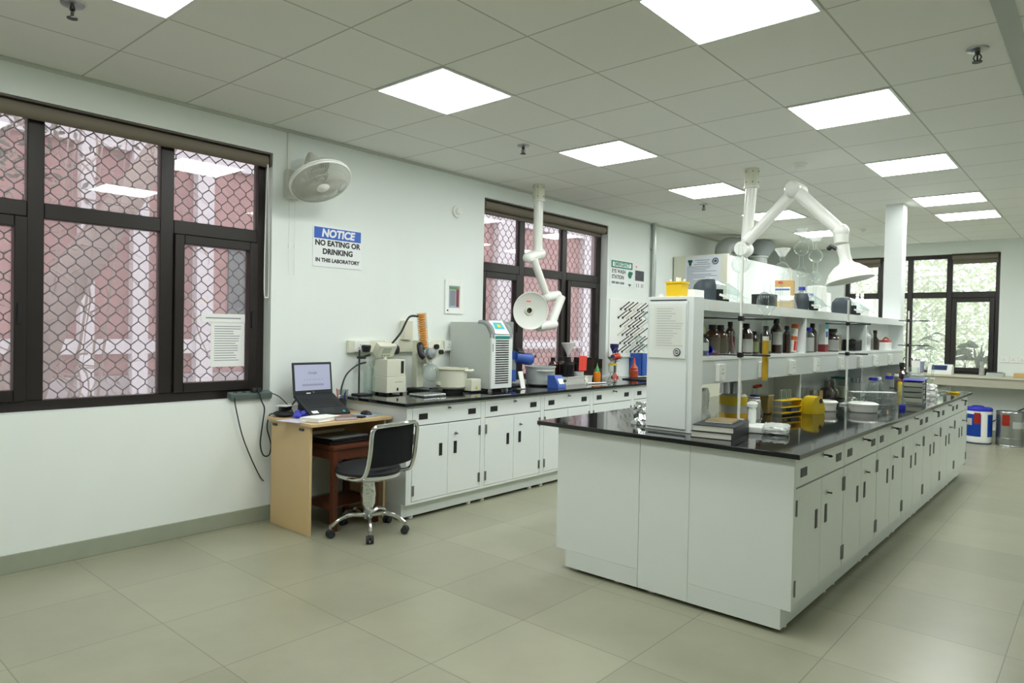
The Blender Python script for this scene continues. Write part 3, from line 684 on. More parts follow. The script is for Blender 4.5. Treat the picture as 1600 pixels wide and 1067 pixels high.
m = MB(); m.lathe([(0, -.03), (.19, -.03), (.215, -.015), (.222, .01), (.21, .035), (.15, .05), (0, .052)], (0, 0, .43), seg=32); m.build('seat', 'soft_black', ch)
m = MB(); m.lathe([(.05, -.05), (.18, -.048), (.215, -.03), (.218, -.008), (.19, -.026), (.05, -.03)], (0, 0, .43), seg=28); m.build('seat_pan', 'poly_bag', ch)
m = MB()
prof = [(.205, .70), (.235, .60), (.24, .87), (.25, .9)]
vs_ = []
for i in range(13):
    y = -.2+.4*i/12; bow = .035*(1-(y/.2)**2)
    row = []
    for z in (.495, .51, .56, .63, .70, .745, .76):
        q = 1.0
        if z > .75: q = .93
        if z < .5: q = .93
        row.append((.215+bow+.06*(z-.5), y*q, z))
    vs_.append([m.bm.verts.new(p) for p in row])
for i in range(12):
    for j in range(6): m.bm.faces.new([vs_[i][j], vs_[i+1][j], vs_[i+1][j+1], vs_[i][j+1]])
bmesh.ops.solidify(m.bm, geom=m.bm.faces[:], thickness=.03); m.build('backrest', 'soft_black', ch, sharp=1.2)
for s in (-1, 1):
    m = MB(); m.tube([(.02, s*.2, .405), (.1, s*.215, .41), (.18, s*.218, .435), (.215, s*.216, .50), (.235, s*.214, .60), (.248, s*.212, .73), (.25, s*.18, .765)], .014, seg=10); m.build('side_frame', 'chrome', ch)
m = MB(); m.tube([(.25, -.18, .765), (.275, -.08, .77), (.28, 0, .77), (.275, .08, .77), (.25, .18, .765)], .014, seg=10); m.build('top_frame', 'chrome', ch)
# ================================================================ BASE CABINETS
def cabinet(label, face_x, y0, w, depth, group, mode, hl, end=None, hid=False, sticker=None, keyfob=False):
    """base unit whose doors face +x; origin at the front lower near corner"""
    t = thing('base_cabinet', label, 'cabinet', (face_x, y0, 0), 0, group)
    fr = .0 if mode == 'flush' else .024
    m = MB(); m.box(-depth, 0.0005, .12, -.019, w-.0005, .8395)
    if mode != 'flush':   # visible face frame around inset doors
        m.box(-.019, .0005, .12, 0, fr, .8395); m.box(-.019, w-fr, .12, 0, w-.0005, .8395); m.box(-.019, fr, .827, 0, w-fr, .8395); m.box(-.019, fr, .12, 0, w-fr, .137)
    m.build('carcass', 'white_steel', t)
    m = MB(); m.box(-depth+.03, .0005, .022, -.045, w-.0005, .1195); m.build('plinth', 'plinth_white', t)
    for y in (.08, w-.08):
        m = MB(); m.cyl((-.075, y, 0), (-.075, y, .022), .022, seg=12); m.build('levelling_foot', 'pvc_white', t)
    g = .004; x0, x1 = -.018, 0.001
    zd = .69
    m = MB(); m.box(x0, fr+g, zd+g, x1, w-fr-g, .8265 if mode != 'flush' else .833, bev=.0015, seg=1); dr = m.build('drawer', 'white_steel', t)
    m = MB(); m.box(-.0188, fr, .137, -.0182, w-fr, .835); m.build('shadow_gap', 'gap_dark', t)
    for y in (fr+.105, w-fr-.105):
        m = MB(); m.box(x1, y-.043, .735, x1+.003, y+.043, .778, bev=.001, seg=1); h = m.build('drawer_handle', 'black_plastic', dr)
        m = MB()
    def lock(par, y, z, fob=False):
        m = MB(); m.cyl((x1, y, z), (x1+.008, y, z), .0125, seg=14); m.build('lock', 'chrome', par)
        m = MB(); m.box(x1+.008, y-.002, z-.004, x1+.03, y+.002, z+.004)
        if fob: m.sph((x1+.038, y, z-.003), .0095, 1.3, .6, .75, 10, 8); m.build('key', 'black_plastic', par)
        else: m.build('key', 'dark_steel', par)
    lock(dr, w/2, .805, keyfob)
    zb = .14 if mode != 'flush' else .142
    for s in (0, 1):
        a = fr+g if s == 0 else w/2+g/2
        b_ = w/2-g/2 if s == 0 else w-fr-g
        m = MB(); m.box(x0, a, zb, x1, b_, zd-g, bev=.0015, seg=1); d = m.build('door', 'white_steel', t)
        hy = b_-.075 if s == 0 else a+.075
        m = MB(); m.box(x1, hy-.0165, .445, x1+.003, hy+.0165, .54, bev=.001, seg=1); m.build('door_handle', 'black_plastic', d)
        ey = a if s == 0 else b_
        for z in (.18, .56):
            m = MB(); e0 = ey if s == 0 else ey-.022; ec = ey+.005 if s == 0 else ey-.005
            m.box(x1, e0, z, x1+.003, e0+.022, z+.075, bev=.0008, seg=1); m.cyl((x1+.003, ec, z), (x1+.003, ec, z+.075), .005, seg=8); m.build('hinge', 'hinge_steel', d)
        if s == 1: lock(d, hy, .60)
        if sticker and s == 0:
            m = MB(); m.box(x1, a+.05, .60, x1+.0006, a+.17, .645); m.build('label', 'label_white', d)
    if sticker:
        m = MB(); m.box(x1, w/2-.09, .712, x1+.0006, w/2+.03, .735); m.build('label', 'label_white', dr)
    if end == 'near':
        m = MB(); m.box(-depth, -.03, .12, .003, 0, .8395, bev=.001, seg=1); m.build('end_panel', 'white_laminate', t)
        m = MB(); m.box(-depth, -.03, .022, -.045, 0, .1195); m.build('end_plinth', 'plinth_white', t)
    if end == 'far':
        m = MB(); m.box(-depth, w, .12, .003, w+.02, .8395, bev=.001, seg=1); m.build('end_panel', 'white_laminate', t)
    return t
LW = .77
for i, l in enumerate(('first white base cabinet of the wall counter, beside the desk and chair', 'second white base cabinet of the wall counter, under the chiller', 'third white base cabinet of the wall counter, under the grey water bath',
                       'fourth white base cabinet of the wall counter, under the orange bottle', 'fifth white base cabinet of the wall counter, half hidden by the island shelf end')):
    cabinet(l, .772, .69+LW*i, LW, .755, 'base cabinets along the left wall', 'framed', 1, end='near' if i == 0 else None, sticker=(i == 1), keyfob=(i == 3))
ct = MB(); ct.box(.002, .625, .8402, .80, .69+LW*5+.15, ZC, bev=.004); tag(ct.build('wall_countertop', 'granite'), 'long glossy black worktop along the left wall', 'worktop')

# ================================================================ THINGS ON THE WALL COUNTER
# vacuum controller / chiller pump unit
t = thing('vacuum_pump', 'cream boxy vacuum pump unit with a tilted display on top', 'vacuum pump', (.135, 1.01, ZC), 0)
for sx in (-.07, .07):
    for sy in (-.07, .07):
        m = MB(); m.cyl((sx, sy, 0), (sx, sy, .015), .014, seg=10); m.build('foot', 'rubber', t)
m = MB(); m.box(-.095, -.1, .015, .095, .1, .145, bev=.006); m.build('lower_housing', 'cream_plastic', t)
m = MB(); m.box(-.09, -.095, .1455, .09, .095, .285, bev=.006); k = m.build('upper_housing', 'cream_plastic', t)
m = MB(); m.box(.0905, .045, .17, .0915, .075, .27); m.build('black_panel', 'black_plastic', k)
m = MB(); m.box(.0955, .0, .03, .0965, .018, .055); m.build('rocker_switch', 'black_plastic', t)
m = MB(); m.box(.0955, -.02, .1, .0962, .06, .104); m.build('print', 'print_grey', t)
DM = Matrix.Translation((-.01, -.03, .36)) @ Matrix.Rotation(.55, 4, 'Y')
m = MB(); m.box(-.035, -.105, -.055, .035, .075, .06, bev=.012, M=DM); k = m.build('display_housing', 'cream_plastic', t)
m = MB(); m.box(.0355, -.06, -.012, .037, .02, .042, M=DM); m.build('lcd_screen', mat('lcd_green', 'a9b6a6', .3), k)
m = MB()
for y in (-.05, -.025, 0, .02): m.box(.0355, y-.008, -.04, .0375, y+.008, -.026, M=DM)
m.build('buttons', 'grey_plastic', k)
m = MB(); m.cyl(DM @ Vector((.0, .078, .0)), DM @ Vector((.0, .11, .0)), .04, seg=16); m.build('knob', 'print_black', k)
m = MB(); m.cyl((-.03, -.03, .285), (-.025, -.03, .33), .022, seg=12); m.build('display_neck', 'cream_plastic', t)

t = thing('clamp_stand', 'black laboratory stand with clamp and hose left of the vacuum pump', 'stand', (.09, .772, ZC))
m = MB(); m.box(-.06, -.06, 0, .06, .06, .012, bev=.003); m.build('base_plate', 'cord', t)
m = MB(); m.cyl((0, -.03, .012), (0, -.03, .36), .007, seg=10); m.build('rod', 'cord', t)
m = MB(); m.box(-.015, -.045, .29, .05, .0, .31, bev=.004); m.cyl((0.0, -.03, .3), (.02, .06, .32), .008); m.build('clamp', 'black_plastic', t)
m = MB(); m.lathe([(0, .34), (.03, .345), (.04, .39), (.035, .4), (0, .4)], (.02, .02, 0), seg=16); m.build('valve_cap', 'black_plastic', t)
m = MB(); m.lathe([(0, .02), (.04, .02), (.045, .06), (.045, .2), (.02, .24), (.018, .27), (.016, .27), (.018, .238), (.043, .2), (.043, .06), (0, .025)], (.02, .055, 0), seg=18); m.build('trap_bottle', 'lab_glass', t)
m = MB(); m.tube([(.02, .02, .26), (.0, -.05, .24), (-.01, -.14, .17), (.0, -.19, .08), (.0, -.2, .01)], .007, seg=8); m.build('black_hose', 'cord', t)
m = MB(); m.tube([(.0, -.2, .012), (.015, -.228, .0), (.03, -.24, -.06), (.06, -.245, -.14), (.11, -.24, -.18)], .005, seg=8); m.build('white_hose', 'cord_white', t)

# rotary evaporator
t = thing('rotary_evaporator', 'cream rotary evaporator with an orange coil condenser', 'rotary evaporator', (.16, 1.345, ZC))
m = MB(); m.box(-.1, -.09, 0, .2, .06, .035, bev=.01); m.build('base', 'dark_steel', t)
m = MB(); m.box(-.07, -.06, .035, .0, .02, .44, bev=.012); m.build('lift_column', 'cream_plastic', t)
RH = Matrix.Translation((.06, .02, .33)) @ Matrix.Rotation(.45, 4, 'X')
m = MB(); m.box(-.06, -.1, -.055, .06, .13, .06, bev=.018, M=RH); k = m.build('drive_head', 'cream_plastic', t)
for y, z, r in ((.07, .01, .02), (.04, .075, .022)):
    m = MB(); p = RH @ Vector((.06, y, z-.03)); m.cyl(p, p+Vector((.025, 0, 0)), r, seg=16); m.build('knob', 'black_plastic', k)
m = MB(); p = RH @ Vector((.06, -.04, .02)); m.lathe([(0, 0), (.05, 0), (.045, .03), (.02, .045), (0, .045)], M=aim((1, 0, .2), p)); m.build('motor_cap', 'grey_plastic', k)
m = MB(); a = Vector((.07, -.05, .38)); b_ = a+Vector((-.0, -.035, .29)); 
m.cyl(a, b_, .042, seg=20); m.cyl(a, a+Vector((0, .02, -.1)), .03, .016, seg=16); m.build('condenser_jacket', 'lab_glass', t)
m = MB(); n = 15
for q in range(n):
    c_ = a.lerp(b_, (q+.6)/(n+.2)); FMx = aim(b_-a, c_)
    m.tube([FMx @ Vector((.031*math.cos(2*PI*i/16), .031*math.sin(2*PI*i/16), 0)) for i in range(16)], .0066, seg=6, smooth=False, closed=True)
o = m.build('condenser_coil', 'coil_orange', t)
m = MB(); m.cyl(a.lerp(b_, .05), a.lerp(b_, .97), .023, seg=14); m.build('condenser_core', mat('core_orange', 'e8c79a', .4), t)
m = MB(); m.sph((.13, -.02, .17), .075, u=22, v=14); m.cyl((.12, -.02, .24), (.09, -.02, .30), .02, .022, seg=16, cap=False); m.build('receiving_flask', 'lab_glass', t)
m = MB(); m.tube([(.15, -.11, .30), (.13, -.13, .33), (.1, -.12, .4), (.05, -.06, .36)], .028, seg=10, sub=5); m.build('black_guard', 'black_plastic', t)
m = MB(); m.tube([tuple(b_+Vector((0, -.035, -.03))), (.05, -.2, .63), (.03, -.27, .5), (-.02, -.33, .40)], .009, seg=8); m.build('black_hose', 'cord', t)
m = MB(); m.box(.1, .06, .05, .145, .25, .085, bev=.008, M=rotm('X', -.25, (.1, .1, .07))); m.build('lift_lever', 'cream_plastic', t)
m = MB(); m.box(.15, -.06, .0, .19, .02, .05, bev=.01); m.build('lever_pivot', 'black_plastic', t)
t = thing('foil_tray', 'crumpled foil covered tray in front of the rotary evaporator', 'tray', (.46, 1.13, ZC))
m = MB(); m.box(-.09, -.11, 0, .09, .13, .022, bev=.008); m.build('tray', 'foil', t)

t = thing('heating_bath', 'round cream heating bath with a square control box', 'water bath', (.30, 1.555, ZC))
m = MB(); m.lathe([(0, .03), (.12, .03), (.132, .045), (.134, .19), (.146, .195), (.146, .205), (.128, .205), (.12, .06), (0, .06)], seg=36); m.build('bowl', 'cream_plastic', t)
m = MB(); m.lathe([(0, .0), (.1, .0), (.1, .03), (0, .03)], seg=24); m.build('foot_ring', 'black_plastic', t)
m = MB(); m.box(.09, .055, .012, .19, .175, .115, bev=.008); k = m.build('control_box', 'cream_plastic', t)
m = MB(); m.prism([(.1, .03), (.13, .03), (.115, .06)], 'x', .1902, .191); m.build('warning_mark', 'yellow_label', k)
m = MB(); m.tube([(.12, .02, .185), (.16, .07, .185), (.13, .13, .185)], .014, seg=8); m.build('handle', 'cream_plastic', t)

# recirculating chiller
t = thing('recirculating_chiller', 'tall grey recirculating chiller with a louvred front', 'chiller', (.01, 1.79, ZC))
for x in (.05, .5):
    for y in (.03, .24):
        m = MB(); m.cyl((x, y, 0), (x, y, .025), .018, seg=12); m.build('foot', 'light_grey_steel', t)
m = MB(); m.prism([(.02, .025), (.52, .025), (.52, .49), (.44, .605), (.02, .605)], 'y', 0, .27); m.build('housing', mat('chiller_grey', 'c3c9c5', .4), t)
m = MB(); m.prism([(.522, .025), (.54, .03), (.54, .5), (.522, .5)], 'y', .0, .27); k = m.build('front_panel', 'white_steel', t)
for i in range(19):
    z = .07+.0205*i; m = MB(); m.box(.5402, .05, z, .542, .222, z+.0105); m.build('louvre', 'gap_dark', k)
m = MB(); m.box(.5402, .045, .462, .543, .228, .488); m.build('teal_stripe', 'teal_plastic', k)
PMx = [(.53, .505), (.545, .505), (.455, .622), (.44, .608)]
m = MB(); m.prism(PMx, 'y', .045, .225); k2 = m.build('control_panel', 'white_plastic', t)
def on_slope(y, s, off): 
    p = Vector((.545, y, .505)).lerp(Vector((.455, y, .622)), s); nrm = Vector((.117, 0, .09)).normalized(); return p+nrm*off
m = MB(); m.quad(on_slope(.07, .35, .001), on_slope(.2, .35, .001), on_slope(.19, .85, .001), on_slope(.08, .85, .001)); m.build('cyan_graphic', 'cyan_plastic', k2)
m = MB(); m.quad(on_slope(.115, .5, .002), on_slope(.16, .5, .002), on_slope(.155, .7, .002), on_slope(.12, .7, .002)); m.build('yellow_button', 'yellow_plastic', k2)
for y in (.0, .228):
    m = MB(); m.tube([(.37, y+.021, .6), (.44, y+.021, .595), (.51, y+.021, .55), (.525, y+.021, .47)], .024, seg=10); m.build('corner_guard', 'grey_plastic', t)
m = MB(); m.box(.5402, .012, .35, .5415, .018, .42); m.build('level_slot', 'gap_dark', k)

# overhead stirrer (blue) and small card
t = thing('overhead_stirrer', 'blue motorised stirrer on a pale column right of the chiller', 'stirrer', (.2, 2.4, ZC))
m = MB(); m.box(-.07, -.09, 0, .12, .09, .02, bev=.006); m.build('foot', 'black_plastic', t)
m = MB(); m.box(-.035, -.05, .02, .035, .04, .62, bev=.008); m.build('column', 'light_grey_steel', t)
m = MB(); m.box(.036, -.06, .05, .075, .045, .34, bev=.008); k = m.build('motor_case', 'blue_plastic', t)
m = MB(); m.box(.0755, -.05, .16, .079, .03, .26, bev=.002); m.build('speed_panel', 'grey_plastic', k)
m = MB(); m.cyl((.06, .03, .28), (.1, .2, .26), .055, .06, seg=20); m.sph((.1, .2, .26), .06, 1, .7, 1, 16, 12); m.build('gear_head', 'blue_plastic', t)
m = MB(); m.cyl((.055, .05, .32), (.075, .12, .31), .05, .045, seg=18); m.build('black_collar', 'black_plastic', t)
m = MB(); m.cyl((.155, .215, .29), (.165, .225, .29), .014, seg=12); m.build('knob', 'blue_dark', t)
m = MB(); m.tube([(.0, -.02, .3), (.03, .0, .34), (.05, .03, .3)], .008, seg=8); m.build('cable', 'grey_plastic', t)
m = MB(); m.box(-.004, -.03, 0, .004, .03, .165, M=rotm('Y', -.25)); m.box(-.004, -.03, 0, .004, .03, .01)
m.box(-.05, -.03, 0, .004, .03, .004); o = m.build('card_stand', 'white_plastic', None, (.52, 2.26, ZC+.001)); tag(o, 'blank white card standing in front of the blue stirrer', 'card')

# grey bath, blue mixer, tray with bottles
t = thing('water_bath', 'large grey round water bath beside the blue stirrer', 'water bath', (.34, 2.73, ZC))
m = MB(); m.lathe([(0, .012), (.13, .012), (.137, .02), (.14, .07), (.143, .075), (.147, .18), (.155, .182), (.155, .192), (.138, .192), (.132, .05), (0, .05)], seg=40); m.build('tub', 'bath_grey', t)
m = MB(); m.lathe([(0, 0), (.12, 0), (.12, .012), (0, .012)], seg=24); m.build('foot_ring', 'black_plastic', t)
m = MB(); m.tube([(.07, -.135, .15), (.13, -.1, .15), (.165, -.03, .15), (.15, .02, .15)], .008, seg=8); m.build('side_handle', 'bath_grey', t)
t = thing('vortex_mixer', 'small blue wedge shaped mixer in front of the grey water bath', 'mixer', (.62, 2.64, ZC))
m = MB(); m.prism([(-.07, 0), (.06, 0), (.06, .03), (.01, .118), (-.07, .118)], 'y', -.06, .06); m.build('case', 'blue_plastic', t)
m = MB(); m.quad((.058, -.04, .038), (.058, .04, .038), (.03, .04, .088), (.03, -.04, .088)); m._xf(m.bm.verts[:], Matrix.Translation((.003, 0, .002))); m.build('label', 'label_white', t)
m = MB(); m.cyl((.045, .045, .06), (.07, .045, .072), .012, seg=12); m.build('knob', 'black_plastic', t)
t = thing('bottle_tray', 'white plastic tray holding dark bottles under the counter window', 'tray', (.32, 3.21, ZC))
m = MB(); m.prism([(-.15, .0), (.15, .0), (.165, .075), (.17, .075), (.17, .08), (.16, .08), (.145, .006), (-.145, .006), (-.16, .08), (-.17, .08), (-.17, .075), (-.165, .075)], 'y', -.22, .22)
m.box(-.155, -.225, 0, .155, -.22, .078); m.box(-.155, .22, 0, .155, .225, .078); m.build('tub', 'pvc_white', t)
def amber(label, loc, h, r, glass='amber_glass', cap='cap_black', lab='label_white', labz=(.25, .62), group='amber reagent bottles', rz=0, capr=.5, name='reagent_bottle', front=True, shoulder=.68, neck=.42, cat='bottle'):
    t = thing(name, label, cat, loc, rz, group)
    ns = shoulder*h; nk = r*neck
    m = MB(); m.lathe([(0, 0), (r*.95, 0), (r, .006), (r, ns), (r*.9, ns+.03*h), (nk*1.1, ns+.14*h), (nk, ns+.16*h), (nk, h*.87), (0, h*.87)], seg=22); m.build('body', glass, t)
    m = MB(); m.lathe([(0, h*.86), (r*capr*1.12, h*.86), (r*capr*1.12, h*.885), (r*capr, h*.89), (r*capr, h), (0, h)], seg=16); m.build('cap', cap, t)
    if lab:
        m = MB(); n = 12; a0 = -1.35; a1 = 1.35
        A = []; B = []
        for i in range(n+1):
            a = a0+(a1-a0)*i/n; A.append(m.bm.verts.new((1.008*r*math.cos(a), 1.008*r*math.sin(a), labz[0]*h))); B.append(m.bm.verts.new((1.008*r*math.cos(a), 1.008*r*math.sin(a), labz[1]*h)))
        for i in range(n): m.bm.faces.new([A[i], A[i+1], B[i+1], B[i]])
        bmesh.ops.solidify(m.bm, geom=m.bm.faces[:], thickness=-.0006)
        m.build('label', lab, t)
    return t
G = 'dark bottles on the white tray'
for k, (x, y, h, r, l) in enumerate(((.25, 3.05, .26, .05, 'dark bottle at the left end of the white tray'), (.385, 3.12, .27, .072, 'large black bottle in the front middle of the tray'), (.235, 3.19, .27, .055, 'dark bottle behind the black bottles in the tray'), (.385, 3.285, .265, .072, 'black bottle behind the red paper in the tray'), (.235, 3.33, .25, .05, 'dark bottle under the paper cone in the tray'))):
    amber(l, (x, y, ZC+.0065), h, r, glass='amber_glass' if k in (0, 2, 4) else mat('black_bottle%d' % k, '0b0b0d', .25), lab='label_white' if k == 3 else None, labz=(.2, .45), group=G, rz=-.7, shoulder=.72)
m = MB(); m.box(0, -.05, 0, .002, .05, .15); m.box(-.03, -.05, .148, .002, .05, .15); o = m.build('red_paper_tag', 'red_paper', None, (.462, 3.275, 1.0)); o.rotation_euler = (0, .06, -.3); tag(o, 'bright red sheet hung over the black bottle in the tray', 'paper')
t = thing('filter_funnel', 'cream paper filter funnel standing in a tray bottle', 'funnel', (.235, 3.33, ZC+.2571))
m = MB(); m.lathe([(.012, 0), (.012, .03), (.075, .16), (.073, .16), (.009, .03), (.009, 0)], seg=24); m.build('cone', 'paper', t)
t = thing('carton_box', 'dark brown open carton behind the orange wash bottle', 'box', (.12, 3.95, ZC))
m = MB()
for a in ((-.08, -.09, 0, .08, .09, .004), (-.08, -.09, 0, -.076, .09, .23), (.076, -.09, 0, .08, .09, .12), (-.08, -.09, 0, .08, -.086, .23), (-.08, .086, 0, .08, .09, .23)): m.box(*a)
m.build('carton', 'brown_carton', t)
m = MB(); m.box(-.085, -.095, .2302, -.06, .095, .245, bev=.004); m.build('bar', 'dark_steel', t)
t = thing('wash_bottle', 'orange plastic wash bottle with a green nozzle', 'bottle', (.36, 3.70, ZC))
m = MB(); m.lathe([(0, 0), (.036, 0), (.04, .01), (.04, .08), (.03, .105), (0, .105)], seg=20); m.build('body', 'orange_plastic', t)
m = MB(); m.lathe([(0, .1), (.026, .1), (.024, .125), (.006, .17), (.003, .2), (0, .2)], seg=14); m.build('nozzle', 'green_plastic', t)
t = thing('ladle_spoon', 'pale star topped stirring rods lying beside the orange bottle', 'rod', (.56, 3.22, ZC))
m = MB(); m.cyl((0, .0, .012), (.03, .3, .008), .008, seg=10); m.build('rod', 'white_plastic', t)
m = MB(); m.prism([(.045*(1 if i % 2 == 0 else .45)*math.cos(i*PI/5+.3), .045*(1 if i % 2 == 0 else .45)*math.sin(i*PI/5+.3)) for i in range(10)], 'x', -.006, .006, M=Matrix.Translation((0, -.01, .042))); m.build('star_knob', 'frit_white', t)
t = thing('filtration_flask', 'clear glass filtration apparatus near the sink', 'glassware', (.53, 3.74, ZC))
m = MB(); m.lathe([(0, 0), (.05, 0), (.056, .008), (.05, .03), (.028, .075), (.026, .1), (.045, .11), (.046, .2), (.02, .215), (.014, .27), (.012, .27), (.018, .212), (.043, .197), (.043, .113), (.023, .1), (.025, .074), (.047, .03), (0, .004)], seg=26); m.build('body', 'lab_glass', t)
m = MB(); m.lathe([(.044, .18), (.049, .182), (.049, .196), (.044, .198)], seg=20); m.build('yellow_clip', 'yellow_label', t)
m = MB(); m.tube([(.0, .0, .27), (.0, .01, .33), (.0, .06, .36), (.0, .11, .34)], .005, seg=6); m.build('blue_tubing', 'navy', t)
m = MB(); m.lathe([(.013, .26), (.02, .262), (.02, .29), (0, .29)], seg=14); m.build('blue_stopper', 'navy', t)
t = thing('eye_wash_fountain', 'red and black eye wash nozzle unit over the sink', 'eye wash', (.14, 4.40, ZC))
m = MB(); m.cyl((0, 0, 0), (0, 0, .02), .045, seg=18); m.cyl((0, 0, .02), (0, 0, .06), .03, .016, seg=16); m.build('red_base', 'red_plastic', t)
m = MB(); m.cyl((0, 0, .06), (0, 0, .22), .014, seg=14); m.build('stem', 'black_plastic', t)
m = MB(); m.tube([(0, -.1, .22), (0, -.06, .2), (0, .06, .2), (0, .1, .22)], .012, seg=10); m.build('bowl_bar', 'steel', t)
for s in (-1, 1):
    m = MB(); m.lathe([(0, 0), (.02, 0), (.035, .03), (.033, .03), (0, .006)], (0, s*.1, .22), seg=16); m.build('spray_cup', 'steel', t)
m = MB(); m.cyl((0, -.05, .24), (0, .07, .26), .035, .03, seg=16); m.sph((.01, .02, .25), .045, 1, 1.2, .9, 14, 10); m.build('red_cloth', 'red_plastic', t)
m = MB(); m.lathe([(.02, .29), (.05, .36), (.052, .4), (0, .4)], (0, -.02, 0), seg=18); m.build('black_cover', 'navy', t)
t = thing('squeeze_bottle', 'brown red plastic bottle standing beside the sink', 'bottle', (.33, 4.52, ZC))
m = MB(); m.lathe([(0, 0), (.05, 0), (.052, .09), (.045, .1), (.047, .12), (.02, .16), (.01, .2), (0, .2)], seg=20); m.build('body', mat('brick_plastic', 'b0492f', .4), t)
m = MB(); m.lathe([(.01, .19), (.016, .19), (.008, .24), (0, .24)], seg=12); m.build('nozzle', 'red_plastic', t)
t = thing('plastic_crate', 'tall blue plastic bin behind the brown bottle at the sink', 'crate', (.10, 5.02, ZC))
m = MB()
for a in ((-.09, -.08, 0, .09, .08, .006), (-.09, -.08, 0, -.084, .08, .28), (.084, -.08, 0, .09, .08, .28), (-.09, -.08, 0, .09, -.074, .28), (-.09, .074, 0, .09, .08, .28)): m.box(*a)
m.build('tub', mat('crate_blue', '2a56b0', .45), t)
t = thing('sink', 'dark sink let into the far end of the wall counter', 'sink', (.55, 4.45, ZC))
m = MB()
for a in ((-.18, -.25, 0, .18, -.235, .012), (-.18, .235, 0, .18, .25, .012), (-.18, -.235, 0, -.165, .235, .012), (.165, -.235, 0, .18, .235, .012)): m.box(*a)
m.build('rim', 'dark_steel', t)
m = MB(); m.box(-.165, -.235, .0005, .165, .235, .002); m.build('basin', 'gap_dark', t)

t = thing('drying_rack', 'white wall drying rack with rows of dark pegs', 'drying rack', (.001, 4.84, 1.45))
m = MB(); m.box(0, -.385, -.36, .018, .39, .36, bev=.004); m.build('back_board', 'white_plastic', t)
k = 0
for r in range(6):
    for c_ in range(7):
        y = -.2+.1*c_+(.05 if r % 2 == 0 else 0); z = .24-.105*r
        if y > .36: continue
        dk_ = (r*7+c_*3) % 4 != 1
        m = MB(); m.cyl((.018, y, z), (.12, y+.03, z+.085), .0065, seg=6); m.cyl((.018, y, z), (.024, y, z), .016, seg=8)
        m.sph((.12, y+.03, z+.085), .009, 1, 1, 1, 8, 6); m.build('peg', 'black_plastic' if dk_ else 'cream_plastic', t)
m = MB(); m.box(0.018, -.3, -.36, .08, .39, -.345, bev=.003); m.build('drip_tray', 'clear_plastic', t)
for k, (y, z, l) in enumerate(((5.08, 1.22, 'clear beaker hung on the lower right pegs of the drying rack'), (4.98, 1.32, 'clear glass funnel hung on the drying rack pegs'), (5.16, 1.62, 'small clear flask hung at the top right of the drying rack'))):
    t = thing('drying_beaker', l, 'glassware', (.12, y, z))
    m = MB(); m.lathe([(0, .05), (.035, .05), (.04, .04), (.042, -.05), (.04, -.05), (.037, .038), (0, .046)], M=Matrix.Rotation(-1.0, 4, 'Y')); m.build('body', 'lab_glass', t)
# ================================================================ ISLAND
IR = 3.49
order = ['nearest', 'second', 'third', 'fourth', 'fifth', 'sixth', 'farthest']
ybs = [.72, 1.49, 2.205, 2.92, 3.635, 4.35, 5.065, 5.78]
for i in range(7):
    cabinet('%s white cabinet of the island along the right aisle' % order[i], IR, ybs[i], ybs[i+1]-ybs[i], .52, 'island cabinets facing the right aisle', 'flush', 1,
            end='near' if i == 0 else ('far' if i == 6 else None), sticker=(i < 4), keyfob=(i % 2 == 0 or i == 1))
lr = thing('base_cabinet', 'left row of island cabinets seen from its plain white end panel', 'cabinet', (2.12, .69, 0))
m = MB(); m.box(.019, .03, .12, .545, 5.11, .8395); m.build('carcass', 'white_steel', lr)
m = MB(); m.box(0, 0, .12, .5545, .03, .8395, bev=.001, seg=1); m.build('end_panel', 'white_laminate', lr)
m = MB(); m.box(.07, 0.0, .022, .5545, .03, .1195); m.build('end_plinth', 'plinth_white', lr)
m = MB(); m.box(.07, .03, .022, .5445, 5.11, .1195); m.build('plinth', 'plinth_white', lr)
for y in (.06, 1.7, 3.4, 5.0):
    for x in (.11, .40):
        m = MB(); m.cyl((x, y, 0), (x, y, .022), .022, seg=12); m.build('levelling_foot', 'pvc_white', lr)
for i in range(7):
    m = MB(); m.box(0, .055+.72*i, .145, .018, .055+.72*i+.35, .685, bev=.0015, seg=1); m.build('door', 'white_steel', lr)
    m = MB(); m.box(0, .055+.72*i+.354, .145, .018, .055+.72*i+.705, .685, bev=.0015, seg=1); m.build('door', 'white_steel', lr)
    m = MB(); m.box(0, .055+.72*i, .695, .018, .055+.72*i+.705, .833, bev=.0015, seg=1); m.build('drawer', 'white_steel', lr)
sp = thing('service_spine', 'narrow white service spine panel in the middle of the island end', 'panel', (2.677, .69, 0))
m = MB(); m.box(0, 0, .022, .2915, .03, .8395, bev=.001, seg=1); m.build('end_panel', 'white_laminate', sp)
m = MB(); m.box(.002, .03, .022, .283, 5.08, .8395); m.build('core', 'plinth_white', sp)
for y in (.06, 2.5, 5.0):
    m = MB(); m.cyl((.06, y, 0), (.06, y, .022), .022, seg=12); m.build('levelling_foot', 'pvc_white', sp)
m = MB(); m.box(1.99, .645, .8402, 3.53, 5.84, ZC, bev=.004); tag(m.build('island_countertop', 'granite'), 'long glossy black worktop of the island', 'worktop')

